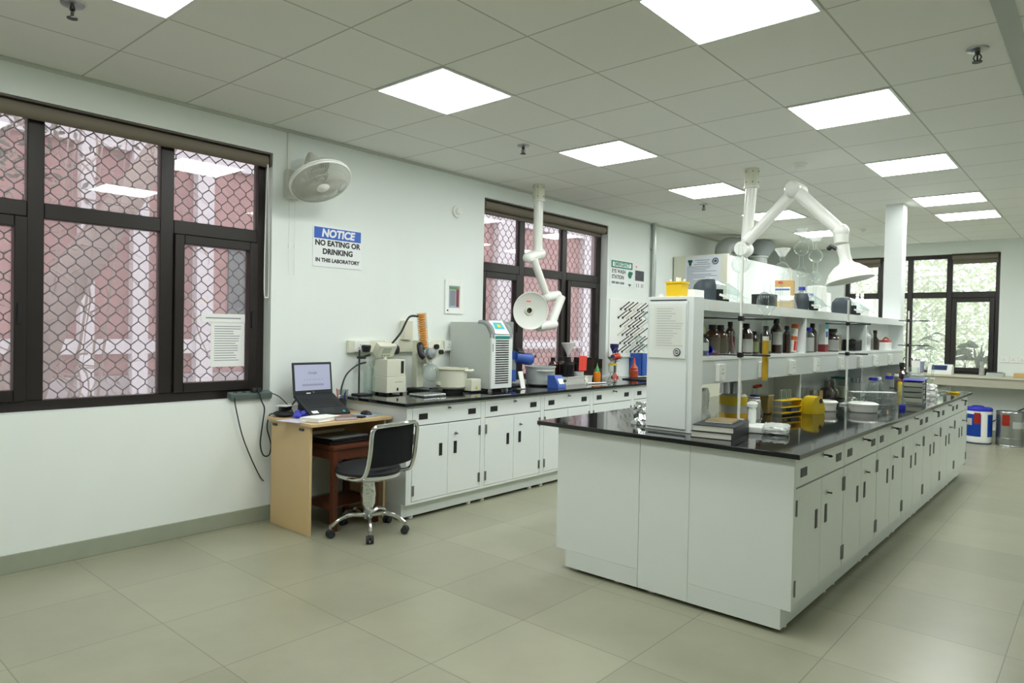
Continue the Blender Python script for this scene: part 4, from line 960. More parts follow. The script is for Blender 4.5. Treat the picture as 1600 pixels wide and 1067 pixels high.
# reagent shelf rack on the island
SX0, SX1, SY0, SY1 = 2.605, 2.885, .85, 5.87
MID, TOP = 1.28, 1.60
rk = thing('reagent_rack', 'long white two tier reagent shelf standing along the island', 'shelf', (0, 0, ZC))
def z_(v): return v-ZC
m = MB(); m.box(SX0, SY0+.012, 0.0005, SX1, .985, z_(1.61), bev=.002, seg=1); k = m.build('end_cap', 'white_steel', rk)
m = MB(); m.box(SX0+.012, SY0, 0.02, SX1-.03, SY0+.0115, z_(1.585), bev=.002, seg=1); k2 = m.build('end_cap_door', 'white_laminate', k)
m = MB(); m.box(SX0+.02, SY0-.001, z_(1.587), SX1-.04, SY0+.01, z_(1.592)); m.build('shadow_line', 'gap_dark', k)
m = MB(); m.box(SX0, .985, z_(TOP)-.02, SX1, SY1, z_(TOP)); m.box(SX1-.012, .985, z_(TOP)-.062, SX1, SY1, z_(TOP)-.02); m.box(SX0, .985, z_(TOP)-.062, SX0+.012, SY1, z_(TOP)-.02); m.build('top_shelf', 'white_steel', rk)
m = MB(); m.box(SX0, .985, z_(MID)-.02, SX1, SY1, z_(MID)); m.build('middle_shelf', 'white_steel', rk)
m = MB(); m.box(SX0+.012, .985, z_(1.125), SX1-.003, SY1-.0, z_(MID)-.0205); rw = m.build('service_raceway', mat('raceway_grey', 'd3d9d7', .4), rk)
for y in (2.68, 4.35, SY1-.02):
    m = MB(); m.box(SX0+.002, y-.012, z_(MID), SX1-.002, y+.012, z_(TOP)-.0205); m.build('upright', 'white_steel', rk)
    m = MB(); m.box(SX0+.03, y-.012, 0.0005, SX1-.03, y+.012, z_(1.1245)); m.build('upright', 'white_steel', rk)
m = MB(); m.box(2.735, .985, z_(MID), 2.741, SY1, z_(TOP)-.0205); m.build('centre_panel', 'white_laminate', rk)
m = MB(); m.box(2.655, 1.95, 0.0005, 2.661, SY1, z_(1.1245)); m.build('lower_back_panel', mat('panel_grey', 'dfe3e0', .5), rk)
for y in (1.2, 1.83, 2.38, 2.91, 3.54, 4.12, 4.66, 5.24):
    m = MB(); m.box(SX1-.003, y-.045, z_(1.135), SX1+.022, y+.045, z_(1.235), bev=.004); s = m.build('socket_box', 'pvc_white', rw)
    m = MB()
    for a, b_ in ((0, 1.205), (-.012, 1.182), (.012, 1.182)): m.cyl((SX1+.022, y+a, z_(b_)), (SX1+.0226, y+a, z_(b_)), .004, seg=8)
    m.build('socket_holes', 'gap_dark', s)
    m = MB(); m.box(SX1+.022, y-.012, z_(1.145), SX1+.026, y+.012, z_(1.165), bev=.001); m.build('rocker_switch', 'white_plastic', s)
for y0, y1 in ((1.05, 1.2), (2.15, 2.4), (3.6, 3.9)):
    m = MB(); m.box(SX1, y0, z_(TOP)-.05, SX1+.0008, y1, z_(TOP)-.015); m.build('shelf_label', 'label_white', rk)
# plastic sleeve with sheets on the end door
t = thing('document_sleeve', 'clear plastic document sleeve hung on the white shelf end', 'document', (SX0+.022, SY0-.002, 1.27))
m = MB(); m.box(0, -.004, 0, .222, 0, .30, bev=.001); m.build('sleeve', 'plastic_sleeve', t)
m = MB(); m.quad((.03, -.0045, .045), (.2, -.0045, .045), (.2, -.0045, .285), (.03, -.0045, .285)); k = m.build('sheet', mat('sheet_pale', 'd9ddd6', .6), t)
m = MB(); random.seed(4)
for i in range(16):
    z = .27-.0135*i; e = .06+random.uniform(.02, .11); m.quad((.045, -.005, z), (.045+e, -.005, z), (.045+e, -.005, z+.004), (.045, -.005, z+.004))
m.build('print', mat('faint_print', 'b9beb8', .7), k)
t = thing('round_seal', 'round dark seal disc stuck at the lower right of the document sleeve', 'badge', (SX0+.022+.173, SY0-.0065, 1.305))
m = MB(); m.lathe([(0, 0), (.022, 0), (.022, .003), (.018, .005), (0, .004)], seg=28, M=aim((0, -1, 0))); m.build('disc', 'visor_grey', t)
m = MB(); m.tube([(.014*math.cos(a*PI/12), -.0055, .014*math.sin(a*PI/12)) for a in range(24)], .0018, seg=6, smooth=False, closed=True); m.build('ring', 'label_white', t)
text_part('DD', .01, 'label_white', t, (0, -.0056, 0), ROT_NY, bold=.0004)

# white boxed column from shelf to ceiling
m = MB(); m.box(2.708, 5.69, TOP+.0008, 2.882, 5.862, CH-.0005, bev=.003, seg=1); tag(m.build('service_column', 'white_steel'), 'white boxed service column from shelf end to ceiling', 'column')

# ---------------- bottles on the middle shelf
B = MID+.0006; G1 = 'reagent bottles on the middle shelf'
XB = 2.82
amber('clear jar with a label at the shelf end beside the post', (2.84, 1.09, B), .125, .026, 'clear_plastic', 'cap_black', 'label_white', group=G1, capr=.7)
amber('brown bottle with kraft label, first big bottle from the shelf end', (2.792, 1.3, B), .182, .045, 'amber_light', lab='label_kraft', labz=(.08, .6), group=G1, rz=-.5)
amber('brown bottle with kraft label, second big bottle from the shelf end', (2.792, 1.41, B), .182, .043, 'amber_light', lab='label_kraft', labz=(.08, .58), group=G1, rz=-.5)
amber('tall slim brown bottle with a reddish label behind the retort rod', (2.79, 1.555, B), .205, .03, 'amber_light', lab='maroon', labz=(.1, .55), group=G1, rz=-.6)
amber('dark bottle with a white numbered label right of the retort rod', (2.825, 1.72, B), .198, .043, lab='label_white', labz=(.08, .5), group=G1, rz=-.3)
amber('dark bottle with a striped label behind the yellow column', (2.82, 1.87, B), .15, .03, lab='label_green', labz=(.1, .55), group=G1, rz=-.6)
amber('dark bottle with a white and green label right of the yellow column', (2.83, 2.04, B), .188, .037, lab='label_green', labz=(.1, .5), group=G1, rz=-.2)
amber('dark bottle squeezed behind its neighbours in the first bay', (2.78, 2.15, B), .19, .028, lab='label_white', labz=(.3, .5), group=G1, rz=-.6)
amber('tallest brown bottle with a large white label in the first bay', (2.815, 2.27, B), .243, .039, 'amber_glass', lab='label_white', labz=(.25, .62), group=G1, rz=-.5)
amber('slim dark bottle without a label at the right of the first bay', (2.83, 2.44, B), .195, .028, lab=None, group=G1, capr=.62)
t = thing('test_strip_tube', 'white tube with orange bands leaning against the first upright', 'tube', (2.83, 2.56, B+.0065)); t.rotation_euler = (-.22, 0, 0)
m = MB(); m.cyl((0, 0, 0), (0, 0, .2), .024, seg=18); m.build('tube', 'label_white', t)
for z0, z1 in ((.175, .205), (.085, .115)):
    m = MB(); m.cyl((0, 0, z0), (0, 0, z1), .0255, seg=18); m.build('orange_band', mat('band_orange', 'dc6a38', .5) if z0 > .1 else 'band_orange', t)
m = MB(); m.box(.0, -.02, .01, .0265, -.012, .08); m.box(0, .006, .01, .0265, .012, .08); m.build('red_stripe', 'red_plastic', t)
amber('dark capped bottle hidden behind the blue capped bottle', (2.78, 2.76, B), .225, .034, lab=None, group=G1)
amber('clear bottle with blue cap and white label in the second bay', (2.835, 2.88, B), .19, .045, 'clear_plastic', 'cap_blue', 'label_white', labz=(.05, .6), group=G1, rz=-.5, capr=.6)
amber('slim tall brown bottle in the second bay beside the blue capped one', (2.81, 3.06, B), .225, .036, 'amber_glass', lab=None, group=G1)
amber('dark bottle with a yellow cap at the back of the second bay', (2.772, 2.935, B), .215, .026, cap='yellow_label', lab=None, group=G1)
t = thing('reagent_carton', 'tall narrow white and blue carton with a red foot in the second bay', 'box', (2.83, 3.27, B), -.15)
m = MB(); m.box(-.028, -.028, .06, .028, .028, .225, bev=.002); m.build('box', 'label_white', t)
m = MB(); m.box(-.0285, -.0285, 0, .0285, .0285, .0595, bev=.002); m.build('red_foot', 'maroon', t)
m = MB(); m.box(.0282, -.018, .12, .029, .018, .165); m.build('blue_patch', 'blue_plastic', t)
m = MB(); m.box(.0282, -.028, .185, .029, .028, .224); m.build('blue_top', 'cyan_plastic', t)
amber('wide dark jar with a big black cap and white label in the second bay', (2.825, 3.5, B), .19, .06, lab='label_white', labz=(.05, .52), group=G1, rz=-.5, capr=.72, shoulder=.6, neck=.62)
m = MB(); m.box(-.04, -.05, 0, .04, .05, .14, bev=.002); o = m.build('carton', 'label_kraft', None, (2.795, 3.70, B)); tag(o, 'drab carton behind the wide dark jar in the second bay', 'box')
def basket(label, loc, w, d, h, rz=0, fill=None):
    t = thing('basket', label, 'basket', loc, rz)
    m = MB(); m.box(-w/2, -d/2, 0, w/2, d/2, .004); m.build('floor_plate', 'black_plastic', t)
    m = MB()
    for s in (-1, 1):
        n = int(d/.014)
        for i in range(n+1): y = -d/2+d*i/n; m.box(s*w/2-.002, y-.0035, .004, s*w/2+.002, y+.0035, h-.012)
        n = int(w/.014)
        for i in range(n+1): x = -w/2+w*i/n; m.box(x-.0035, s*d/2-.002, .004, x+.0035, s*d/2+.002, h-.012)
    m.build('slatted_walls', 'black_plastic', t)
    m = MB()
    for a in ((-w/2-.004, -d/2-.004, h-.012, w/2+.004, -d/2+.003, h), (-w/2-.004, d/2-.003, h-.012, w/2+.004, d/2+.004, h), (-w/2-.004, -d/2+.003, h-.012, -w/2+.003, d/2-.003, h), (w/2-.003, -d/2+.003, h-.012, w/2+.004, d/2-.003, h)): m.box(*a)
    m.build('rim', 'black_plastic', t)
    if fill:
        m = MB(); random.seed(8)
        for i in range(7): m.sph((random.uniform(-.02, .02), random.uniform(-.05, .05)*d/.14, .03+.01*i), .03, 1, 1.1, .6, 10, 6)
        o = m.build('cloth_contents', fill, t)
    return t
basket('black slatted basket standing in the second shelf bay', (2.82, 4.14, B), .1, .2, .10, 0, 'cord')
amber('white plastic bottle with a pale label in the third bay', (2.83, 4.56, B), .2, .04, 'white_plastic', 'white_plastic', 'label_white', group=G1, rz=-.4, capr=.4)
amber('clear upright measuring bottle beside the white bottle in the third bay', (2.82, 4.74, B), .2, .03, 'clear_plastic', 'white_plastic', None, group=G1)
amber('black dropper bottle in the third bay', (2.82, 4.93, B), .195, .04, 'amber_glass', 'cap_black', None, group=G1, capr=.45, shoulder=.5)
m = MB(); m.box(-.05, -.13, 0, .05, .13, .075, bev=.003); o = m.build('white_carton', 'paper', None, (2.82, 5.27, B)); tag(o, 'low white carton in the third bay beside the dropper bottle', 'box')
m = MB(); m.box(-.045, -.05, 0, .045, .06, .022, bev=.004); m.tube([(-.03, .04, .022), (0, .04, .05), (.03, .03, .022)], .006, seg=8); o = m.build('red_holder', 'red_plastic', None, (2.82, 5.33, B+.0758)); tag(o, 'small red holder on top of the low white carton', 'holder')
t = thing('filter_funnel', 'blue plastic funnel lying on its side at the shelf end', 'funnel', (2.84, 1.18, B))
m = MB(); m.lathe([(.006, -.05), (.006, -.01), (.03, .04), (.028, .04), (.004, -.01), (.004, -.05)], seg=20, M=Matrix.Translation((0, .0, .03)) @ Matrix.Rotation(1.45, 4, 'X')); m.build('cone', 'cap_blue', t)
t = thing('conical_flask', 'clear conical flask in front of the kraft labelled brown bottles', 'glassware', (2.862, 1.40, B))
m = MB(); m.lathe([(0, 0), (.03, 0), (.033, .006), (.012, .09), (.011, .14), (.014, .145), (.009, .14), (.010, .09), (.03, .008), (0, .004)], seg=22); m.build('glass', 'lab_glass', t)
m = MB(); m.box(-.035, -.03, 0, .035, .03, .045, bev=.003); o = m.build('green_carton', 'label_green', None, (2.80, 1.09, 1.4065)); tag(o, 'pale green carton perched on the clear jar at the shelf end', 'box')

# ---------------- things on the top shelf
T = TOP+.0006
t = thing('sharps_container', 'bright yellow open sharps container on the shelf end', 'container', (2.755, .915, 1.6106), 0); t.scale = (.78, .8, .92)
m = MB(); m.prism([(-.055, 0), (.055, 0), (.063, .085), (-.063, .085)], 'y', -.05, .05); m.build('tub', 'yellow_plastic', t)
m = MB()
for a in ((-.068, -.055, .08, .068, -.048, .09), (-.068, .048, .08, .068, .055, .09), (-.068, -.048, .08, -.06, .048, .09), (.06, -.048, .08, .068, .048, .09)): m.box(*a)
m.build('rim', 'yellow_plastic', t)
for i, (x, h) in enumerate(((-.05, .105), (-.01, .118), (.0, .112), (.02, .115), (.05, .105))):
    m = MB(); m.cyl((x, .01*(i % 2), .06), (x, .012*(i % 3), h), .008, seg=8); m.build('pipette_tip', 'white_plastic', t)
m = MB(); m.cyl((2.655, .92, 1.6106), (2.655, .92, 1.628), .014, seg=14); tag(m.build('white_stopper', 'white_plastic'), 'tiny white stopper left of the yellow sharps container', 'cap')
m = MB(); m.box(-.05, -.06, 0, .05, .06, .058, bev=.003); o = m.build('white_carton', 'paper', None, (2.75, 1.10, T)); tag(o, 'small white carton right of the yellow sharps container', 'box')
def shield(label, loc, s, rz, tilt=0):
    t = thing('face_shield', label, 'face shield', loc, rz)
    m = MB(); n = 14; rows = []
    for j, (r, z) in enumerate(((.10, .0), (.112, .05), (.105, .10), (.075, .135))):
        rows.append([m.bm.verts.new((r*s*math.cos(a), .8*r*s*math.sin(a), z*s)) for a in [PI/2+.15+i*(PI-.3)/n for i in range(n+1)]])
    for a, b_ in zip(rows, rows[1:]):
        for i in range(n): m.bm.faces.new([a[i], a[i+1], b_[i+1], b_[i]])
    bmesh.ops.solidify(m.bm, geom=m.bm.faces[:], thickness=.008); m.build('head_cover', 'visor_grey', t)
    m = MB(); rows = []
    for j in range(7):
        u = j/6; rows.append([m.bm.verts.new(((-.02+.25*u)*s, .09*s*math.sin(b_)*(1-.25*u), (.142*math.cos(b_*.95)*(1-.75*u*u)+.006)*s)) for b_ in [-1.3+2.6*i/10 for i in range(11)]])
    for a, b_ in zip(rows, rows[1:]):
        for i in range(10): m.bm.faces.new([a[i], a[i+1], b_[i+1], b_[i]])
    bmesh.ops.solidify(m.bm, geom=m.bm.faces[:], thickness=.002); m.build('visor', 'visor_clear', t)
    m = MB(); m.box(-.015*s, -.09*s, .0, .03*s, -.08*s, .075*s, bev=.003); m.box(.02*s, -.092*s, .0, .07*s, -.082*s, .016*s, bev=.003); m.build('side_clip', 'black_plastic', t)
    m = MB(); m.box(.0, -.097*s, .028*s, .075*s, -.093*s, .042*s, bev=.001, M=rotm('Y', .25, (.03*s, 0, .035*s))); m.build('white_clip', 'white_plastic', t)
    return t
shield('grey face shield with clear visor, nearest on the top shelf', (2.745, 1.36, T), 1.0, 1.0)
shield('grey face shield beside the blue capped bottles on the top shelf', (2.80, 2.86, T), .95, 1.0)
shield('grey face shield farthest along the top shelf behind a retort rod', (2.78, 4.03, T), 1.12, 1.0)
basket('black slatted basket with cloth on the top shelf', (2.76, 2.18, T), .12, .13, .088, 0, 'print_grey')
t = thing('kraft_box', 'upright brown cardboard box with a white label on the top shelf', 'box', (2.735, 2.64, T), .25)
m = MB(); m.box(-.065, -.06, 0, .065, .06, .215, bev=.003); m.build('box', 'kraft_card', t)
m = MB(); m.box(-.066, -.061, .06, .045, -.0602, .165, bev=.0002); k = m.build('label', 'label_white', t)
m = MB(); m.box(-.06, -.0614, .14, .04, -.0611, .152); m.build('blue_band', 'blue_plastic', k)
m = MB(); m.box(-.04, -.0612, .19, -.01, -.0602, .205); m.build('red_mark', 'red_plastic', t)
m = MB(); m.prism([(-.03, 0), (.06, 0), (-.02, .09)], 'x', -.05, .05); o = m.build('clear_wedge', 'clear_plastic', None, (2.83, 2.44, T)); tag(o, 'clear plastic wedge rack in front of the cardboard box', 'rack')
amber('white bottle with blue cap, taller of two beside the face shield', (2.74, 3.0, T), .19, .036, 'clear_plastic', 'cap_blue', None, group='blue capped bottles on the top shelf', capr=.7)
amber('white bottle with blue cap, shorter of two beside the face shield', (2.74, 3.2, T), .148, .034, 'white_plastic', 'cap_blue', 'label_white', group='blue capped bottles on the top shelf', capr=.72)
m = MB(); m.box(-.06, -.075, 0, .06, .075, .225, bev=.012); o = m.build('white_canister', 'pvc_white', None, (2.71, 3.46, T)); tag(o, 'large square white canister on the top shelf', 'canister')
m = MB(); m.box(-.05, -.06, 0, .05, .06, .18, bev=.006); o = m.build('white_carton', 'paper', None, (2.70, 3.66, T)); tag(o, 'white carton behind the square canister on the top shelf', 'box')
amber('slim white bottle, left one of a pair near the column', (2.76, 4.50, T), .225, .026, 'white_plastic', 'white_plastic', None, group='slim white bottles near the column', capr=.6)
amber('slim white bottle, right one of a pair near the column', (2.76, 4.66, T), .225, .026, 'white_plastic', 'white_plastic', None, group='slim white bottles near the column', capr=.6)
m = MB(); m.box(-.06, -.11, 0, .06, .11, .075, bev=.004); o = m.build('white_carton', 'white_plastic', None, (2.80, 4.40, T)); tag(o, 'low white box in front of the slim white bottles', 'box')
m = MB(); m.box(-.06, -.1, 0, .06, .1, .185, bev=.004, M=rotm('X', .04)); o = m.build('white_carton', 'paper', None, (2.74, 5.02, T+.004)); tag(o, 'upright white carton beside the white column', 'box')

# glass bulbs with funnels standing on the top shelf
def bulb_column(label, loc, parts, stem_r=.009, ncup=3):
    """parts: (kind, z, size) from the shelf up"""
    t = thing('glass_column', label, 'glassware', loc)
    prof = []; m = MB()
    for kind, z, r in parts:
        if kind == 'ball':
            n = 10
            for i in range(n+1):
                a = -PI/2+.2+i*(PI-.4)/n; prof.append((max(stem_r, r*math.cos(a)), z+r*math.sin(a)))
        elif kind == 'pipe': prof.append((r, z))
    cut = len(prof)-ncup
    m.lathe(prof[:cut+1] if ncup else prof, seg=22); m.build('glass_body', 'lab_glass', t)
    if ncup:
        m = MB(); m.lathe(prof[cut:], seg=22); m.build('funnel_cup', 'ground_glass', t)
    m = MB(); m.lathe([(0, 0), (.03, 0), (.03, .004), (.01, .008), (0, .008)], seg=18); m.build('foot', 'lab_glass', t)
    return t
bulb_column('clear glass funnel with one bulb above the cardboard box', (2.75, 2.53, T), [('pipe', .005, .009), ('pipe', .2, .009), ('ball', .295, .05), ('pipe', .36, .018), ('pipe', .385, .02), ('pipe', .44, .056), ('pipe', .444, .054)])
bulb_column('clear glass column with two bulbs, left of the pair on the top shelf', (2.75, 2.94, T), [('pipe', .005, .012), ('pipe', .24, .012), ('ball', .305, .042), ('pipe', .36, .018), ('pipe', .41, .018), ('ball', .487, .056), ('pipe', .55, .018), ('pipe', .60, .022), ('pipe', .635, .042), ('pipe', .638, .04)], .014)
bulb_column('clear glass column with two bulbs, right of the pair on the top shelf', (2.75, 3.28, T), [('pipe', .005, .012), ('pipe', .23, .012), ('ball', .29, .045), ('pipe', .35, .02), ('pipe', .38, .02), ('ball', .46, .054), ('pipe', .525, .02), ('pipe', .58, .028), ('pipe', .615, .055), ('pipe', .618, .053)], .014)
bulb_column('clear glass dropping bulb below the island extraction arm elbow', (2.73, 1.83, T), [('pipe', .005, .016), ('pipe', .20, .016), ('ball', .27, .058), ('pipe', .335, .018), ('pipe', .40, .016)], .016, 0)

# retort stands
def retort(label, x, y, ztop, clamps, base=(.06, .14), rodm='pvc_white'):
    t = thing('retort_stand', label, 'stand', (x, y, ZC))
    m = MB(); m.box(-base[0]/2, -base[1]/2, .0005, base[0]/2, base[1]/2, .014, bev=.003); m.build('base_plate', 'white_steel', t)
    m = MB(); m.cyl((0, 0, .014), (0, 0, ztop-ZC), .0085, seg=12); m.build('rod', rodm, t)
    for (z, a, l0, l1) in clamps:
        z -= ZC; d = Vector((math.cos(a), math.sin(a), 0)); n = Vector((-d.y, d.x, 0)); p = Vector((0, 0, z))+n*.014
        m = MB(); m.box(-.014, -.014, z-.014, .014, .018, z+.014, bev=.003); k = m.build('clamp_boss', 'black_plastic', t)
        m = MB(); m.cyl(p-d*l0, p+d*(l1*.45), .0055, seg=10); m.build('clamp_arm', 'dark_steel', k)
        m = MB()
        for s in (-1, 1): m.tube([p+d*(l1*.45), p+d*(l1*.62)+n*s*.028, p+d*l1+n*s*.02], .006, seg=8)
        m.build('clamp_jaw', 'cord', k)
    return t
A0 = .72
retort('tall pale retort stand holding the yellow column near the shelf end', 2.975, 1.275, 1.86, ((1.50, A0, .27, .19), (1.29, A0, .12, .17)))
t = thing('chromatography_column', 'glass column filled with yellow liquid clamped to the near retort stand', 'glassware', (3.075, 1.395, 1.0))
m = MB(); m.lathe([(.0, .14), (.017, .142), (.0195, .15), (.0195, .49), (.012, .52), (.05, .57), (.057, .60), (.05, .63), (.02, .66), (.018, .70), (.02, .705)], seg=24); m.build('glass_tube', 'lab_glass', t)
m = MB(); m.cyl((0, 0, .148), (0, 0, .375), .0178, seg=20); m.build('yellow_packing', 'liquid_yellow', t)
m = MB(); m.cyl((0, 0, .3755), (0, 0, .40), .0178, seg=20); m.build('white_plug', 'frit_white', t)
retort('pale retort stand with two clamps in front of the second bay', 3.0, 3.32, 1.70, ((1.51, A0-.1, .17, .17), (1.27, A0, .06, .16)))
retort('far pale retort stand at the island end below the white column', 3.0, 5.49, 1.685, ((1.585, A0-.2, .09, .2), (1.33, A0-.2, .09, .2)))
for k, (x, y, h) in enumerate(((3.15, 5.56, .74), (3.21, 5.6, .66))):
    t = thing('burette', ('left' if k == 0 else 'right') + ' slim glass burette held by the far retort stand', 'glassware', (x, y, ZC))
    m = MB(); m.lathe([(.004, .08), (.005, .12), (.011, .16), (.011, h), (.009, h), (.009, .162), (.003, .12)], seg=14); m.build('tube', 'lab_glass', t)
    m = MB(); m.cyl((-.02, 0, .13), (.02, 0, .13), .006, seg=8); m.build('stopcock', 'white_plastic', t)
    m = MB(); m.lathe([(0, 0.0005), (.025, 0.0005), (.022, .07), (.02, .07), (.022, .004), (0, .004)], seg=16); m.build('receiver', 'lab_glass', t)

# ---------------- things on the island worktop, right side
for k, (l, c_) in enumerate((('lower thick black covered book at the island corner', 'book_cover'), ('upper thick black covered book at the island corner', 'book_cover'))):
    book('ledger_book', l, (3.01+.004*k, .955, ZC+.0006+.0342*k), .15+.03*k, .215, .35, .0335, c_, 'page', 'book', 1)
t = thing('magazine', 'small brown covered magazine on top of the black books', 'magazine', (3.005, .99, ZC+.0702), .2)
m = MB(); m.box(-.07, -.095, 0, .07, .095, .008, bev=.001); m.build('pages', 'page', t)
m = MB(); m.box(-.071, -.096, .0082, .071, .096, .0092); m.build('cover', 'mag_cover', t)
t = thing('wrapped_tray', 'white slab wrapped in crinkled clear film beside the black books', 'tray', (3.125, 1.265, ZC+.0006), .3)
m = MB(); m.box(-.085, -.10, .0, .11, .10, .034, bev=.006); m.build('slab', 'white_plastic', t)
m = MB(); m.box(.0, -.115, .004, .135, .105, .04, bev=.012); bmesh.ops.subdivide_edges(m.bm, edges=m.bm.edges[:], cuts=3, use_grid_fill=True)
random.seed(6)
for v in m.bm.verts: v.co += Vector((random.uniform(-.004, .004), random.uniform(-.004, .004), random.uniform(-.0035, .005)))
m.build('crinkled_film', 'poly_bag', t, sharp=.3)
t = thing('pestle', 'white pestle standing upright on the wrapped slab', 'pestle', (3.045, 1.30, ZC+.0352))
m = MB(); m.lathe([(0, 0), (.02, 0), (.023, .03), (.022, .075), (.017, .09), (.03, .098), (.032, .112), (.02, .125), (0, .128)], seg=22); m.build('body', 'white_plastic', t)
m = MB(); m.box(-.02, -.018, 0, .02, .018, .03, bev=.003); o = m.build('sample_box', 'lilac_paper', None, (3.01, 1.21, ZC+.0352)); tag(o, 'tiny pale box on the wrapped slab left of the pestle', 'box')
t = thing('chemical_drum', 'clear plastic jar with a broad yellow label below the shelf', 'jar', (2.79, 1.63, ZC+.0006))
m = MB(); m.lathe([(0, 0), (.08, 0), (.086, .008), (.086, .15), (.07, .17), (0, .17)], seg=30); m.build('body', mat('jar_dull', 'b5b5a4', .3), t)
m = MB(); m.lathe([(.0868, .1), (.0868, .155), (.0862, .155), (.0862, .1)], seg=30); m.build('yellow_label', 'yellow_label', t)
m = MB(); m.lathe([(.0868, .01), (.0868, .05), (.0862, .05), (.0862, .01)], seg=30); m.build('lower_label', 'liquid_yellow', t)
for k, (dx, dy, l) in enumerate(((-.03, -.045, 'steel beaker upside down on the yellow jar, left one'), (.03, -.0, 'steel beaker upside down on the yellow jar, front one'), (-.015, .045, 'steel beaker upside down on the yellow jar, right one'))):
    m = MB(); m.lathe([(.036, 0), (.032, .066), (.03, .07), (0, .07)], seg=24); m.lathe([(.0385, 0), (.036, .0), (.036, .006), (.0385, .006)], seg=24)
    o = m.build('steel_beaker', 'steel', None, (2.785+dx*.9, 1.625+dy, ZC+.1712)); tag(o, l, 'beaker', 'steel beakers on the yellow jar')
def crinkle_bag(label, loc, w, d, h, mt='poly_bag', seed=1, name='plastic_bag', amp=.012):
    m = MB(); random.seed(seed); bmesh.ops.create_cube(m.bm, size=1, matrix=Matrix.Translation((0, 0, .5)))
    bmesh.ops.subdivide_edges(m.bm, edges=m.bm.edges[:], cuts=5, use_grid_fill=True)
    for v in m.bm.verts:
        k = 1-.25*v.co.z
        v.co = Vector((v.co.x*w*k, v.co.y*d*k, v.co.z*h))
        v.co += Vector((random.uniform(-amp, amp), random.uniform(-amp, amp), random.uniform(-amp, amp) if v.co.z > .02 else 0))
    o = m.build(name, mt, None, loc, sharp=.25); return tag(o, label, 'bag')
crinkle_bag('clear plastic bag of odds and ends below the shelf end', (2.78, 1.15, ZC+.001), .11, .14, .22, 'poly_bag', 2)
t = thing('glass_jar', 'small clear jar in front of the plastic bag below the shelf', 'glassware', (2.86, 1.28, ZC+.001))
m = MB(); m.lathe([(0, 0), (.025, 0), (.028, .06), (.02, .08), (.018, .08), (.025, .058), (.022, .004), (0, .004)], seg=18); m.build('jar', 'lab_glass', t)
amber('white labelled bottle with dark blue cap right of the pestle', (2.86, 1.80, ZC+.0006), .155, .037, 'white_plastic', 'navy', 'label_white', labz=(.05, .7), group='bottles on the island worktop', rz=-.6, capr=.85, shoulder=.78, neck=.8)
t = thing('conical_flask', 'tall clear conical flask with red valves below the shelf', 'glassware', (2.78, 2.0, ZC+.0006))
m = MB(); m.lathe([(0, 0), (.055, 0), (.06, .008), (.022, .14), (.019, .2), (.022, .206), (.017, .2), (.02, .14), (.056, .01), (0, .004)], seg=26); m.build('glass', 'lab_glass', t)
for s in (-1, 1):
    m = MB(); m.cyl((.0, s*.015, .19), (.03, s*.04, .2), .011, seg=12); m.build('red_valve', 'red_plastic', t)
t = thing('storage_tub', 'drab yellow tub behind the blue capped bottle', 'tub', (2.78, 2.17, ZC+.0006))
m = MB(); m.box(-.05, -.05, 0, .05, .05, .12, bev=.01); m.build('tub', mat('drab_yellow', 'b29a58', .5), t)
m = MB(); m.box(-.052, -.052, .1202, .052, .052, .132, bev=.004); m.build('lid', 'cream_plastic', t)

# yellow test tube rack
t = thing('test_tube_rack', 'yellow three tier test tube rack on the island worktop', 'rack', (2.915, 2.235, ZC+.0006), -.2)
for z in (.012, .05, .095):
    m = MB(); m.box(-.035, -.125, z, .035, .125, z+.006, bev=.001); m.build('tier', 'yellow_plastic', t)
for s in (-1, 1):
    m = MB(); m.box(-.038, s*.128-.003, 0, .038, s*.128+.003, .105, bev=.001); m.build('end_plate', 'clear_plastic' if s < 0 else 'yellow_plastic', t)
for k, y in enumerate((-.08, -.06, -.02, .0, .03)):
    m = MB(); m.lathe([(0, 0), (.006, .002), (.008, .01), (.008, .15), (.0095, .152), (.007, .15), (.007, .011), (0, .005)], (0, y, .019), seg=12); tt = m.build('test_tube', 'lab_glass', None); tt.location = (0, 0, 0)
    tt.parent = None; tt.matrix_world = Matrix.Translation((2.915, 2.235, ZC+.0006)) @ Matrix.Rotation(-.2, 4, 'Z')
    tag(tt, ('first', 'second', 'third', 'fourth', 'fifth')[k] + ' clear test tube from the left in the yellow rack', 'test tube', 'test tubes in the yellow rack')
m = MB(); m.box(-.022, .02, .019, .022, .11, .048, bev=.003); o = m.build('blue_block', 'blue_plastic', None, (2.915, 2.235, ZC+.0006)); o.rotation_euler = (0, 0, -.2); tag(o, 'blue block lying inside the yellow rack', 'block')
t = thing('tape_dispenser', 'yellow plastic box with a round cutter hole right of the yellow rack', 'dispenser', (3.03, 2.42, ZC+.0006), -.35)
m = MB(); m.prism([(-.06, 0), (.06, 0), (.07, .03), (.05, .085), (.0, .125), (-.04, .115), (-.06, .08)], 'x', -.045, .045); m.build('case', 'yellow_label', t)
m = MB(); m.cyl((.0452, .02, .092), (.047, .02, .092), .017, seg=18); m.build('dark_hole', 'gap_dark', t)
def dish(label, loc, r, h):
    t = thing('white_dish', label, 'dish', loc)
    m = MB(); m.lathe([(0, 0), (r*.9, 0), (r*.95, .006), (r, h*.78), (0, h*.78)], seg=36); m.build('bowl', 'white_plastic', t)
    m = MB(); m.lathe([(r*1.03, h*.70), (r*1.04, h*.86), (r*.9, h*.95), (r*.84, h), (0, h)], seg=36); m.lathe([(r*1.03, h*.70), (r*1.005, h*.70), (r*1.005, h*.79)], seg=36); m.build('lid', 'pvc_white', t)
    return t
d1 = dish('white lidded dish right of the yellow box on the worktop', (3.03, 2.72, ZC+.0006), .075, .075)
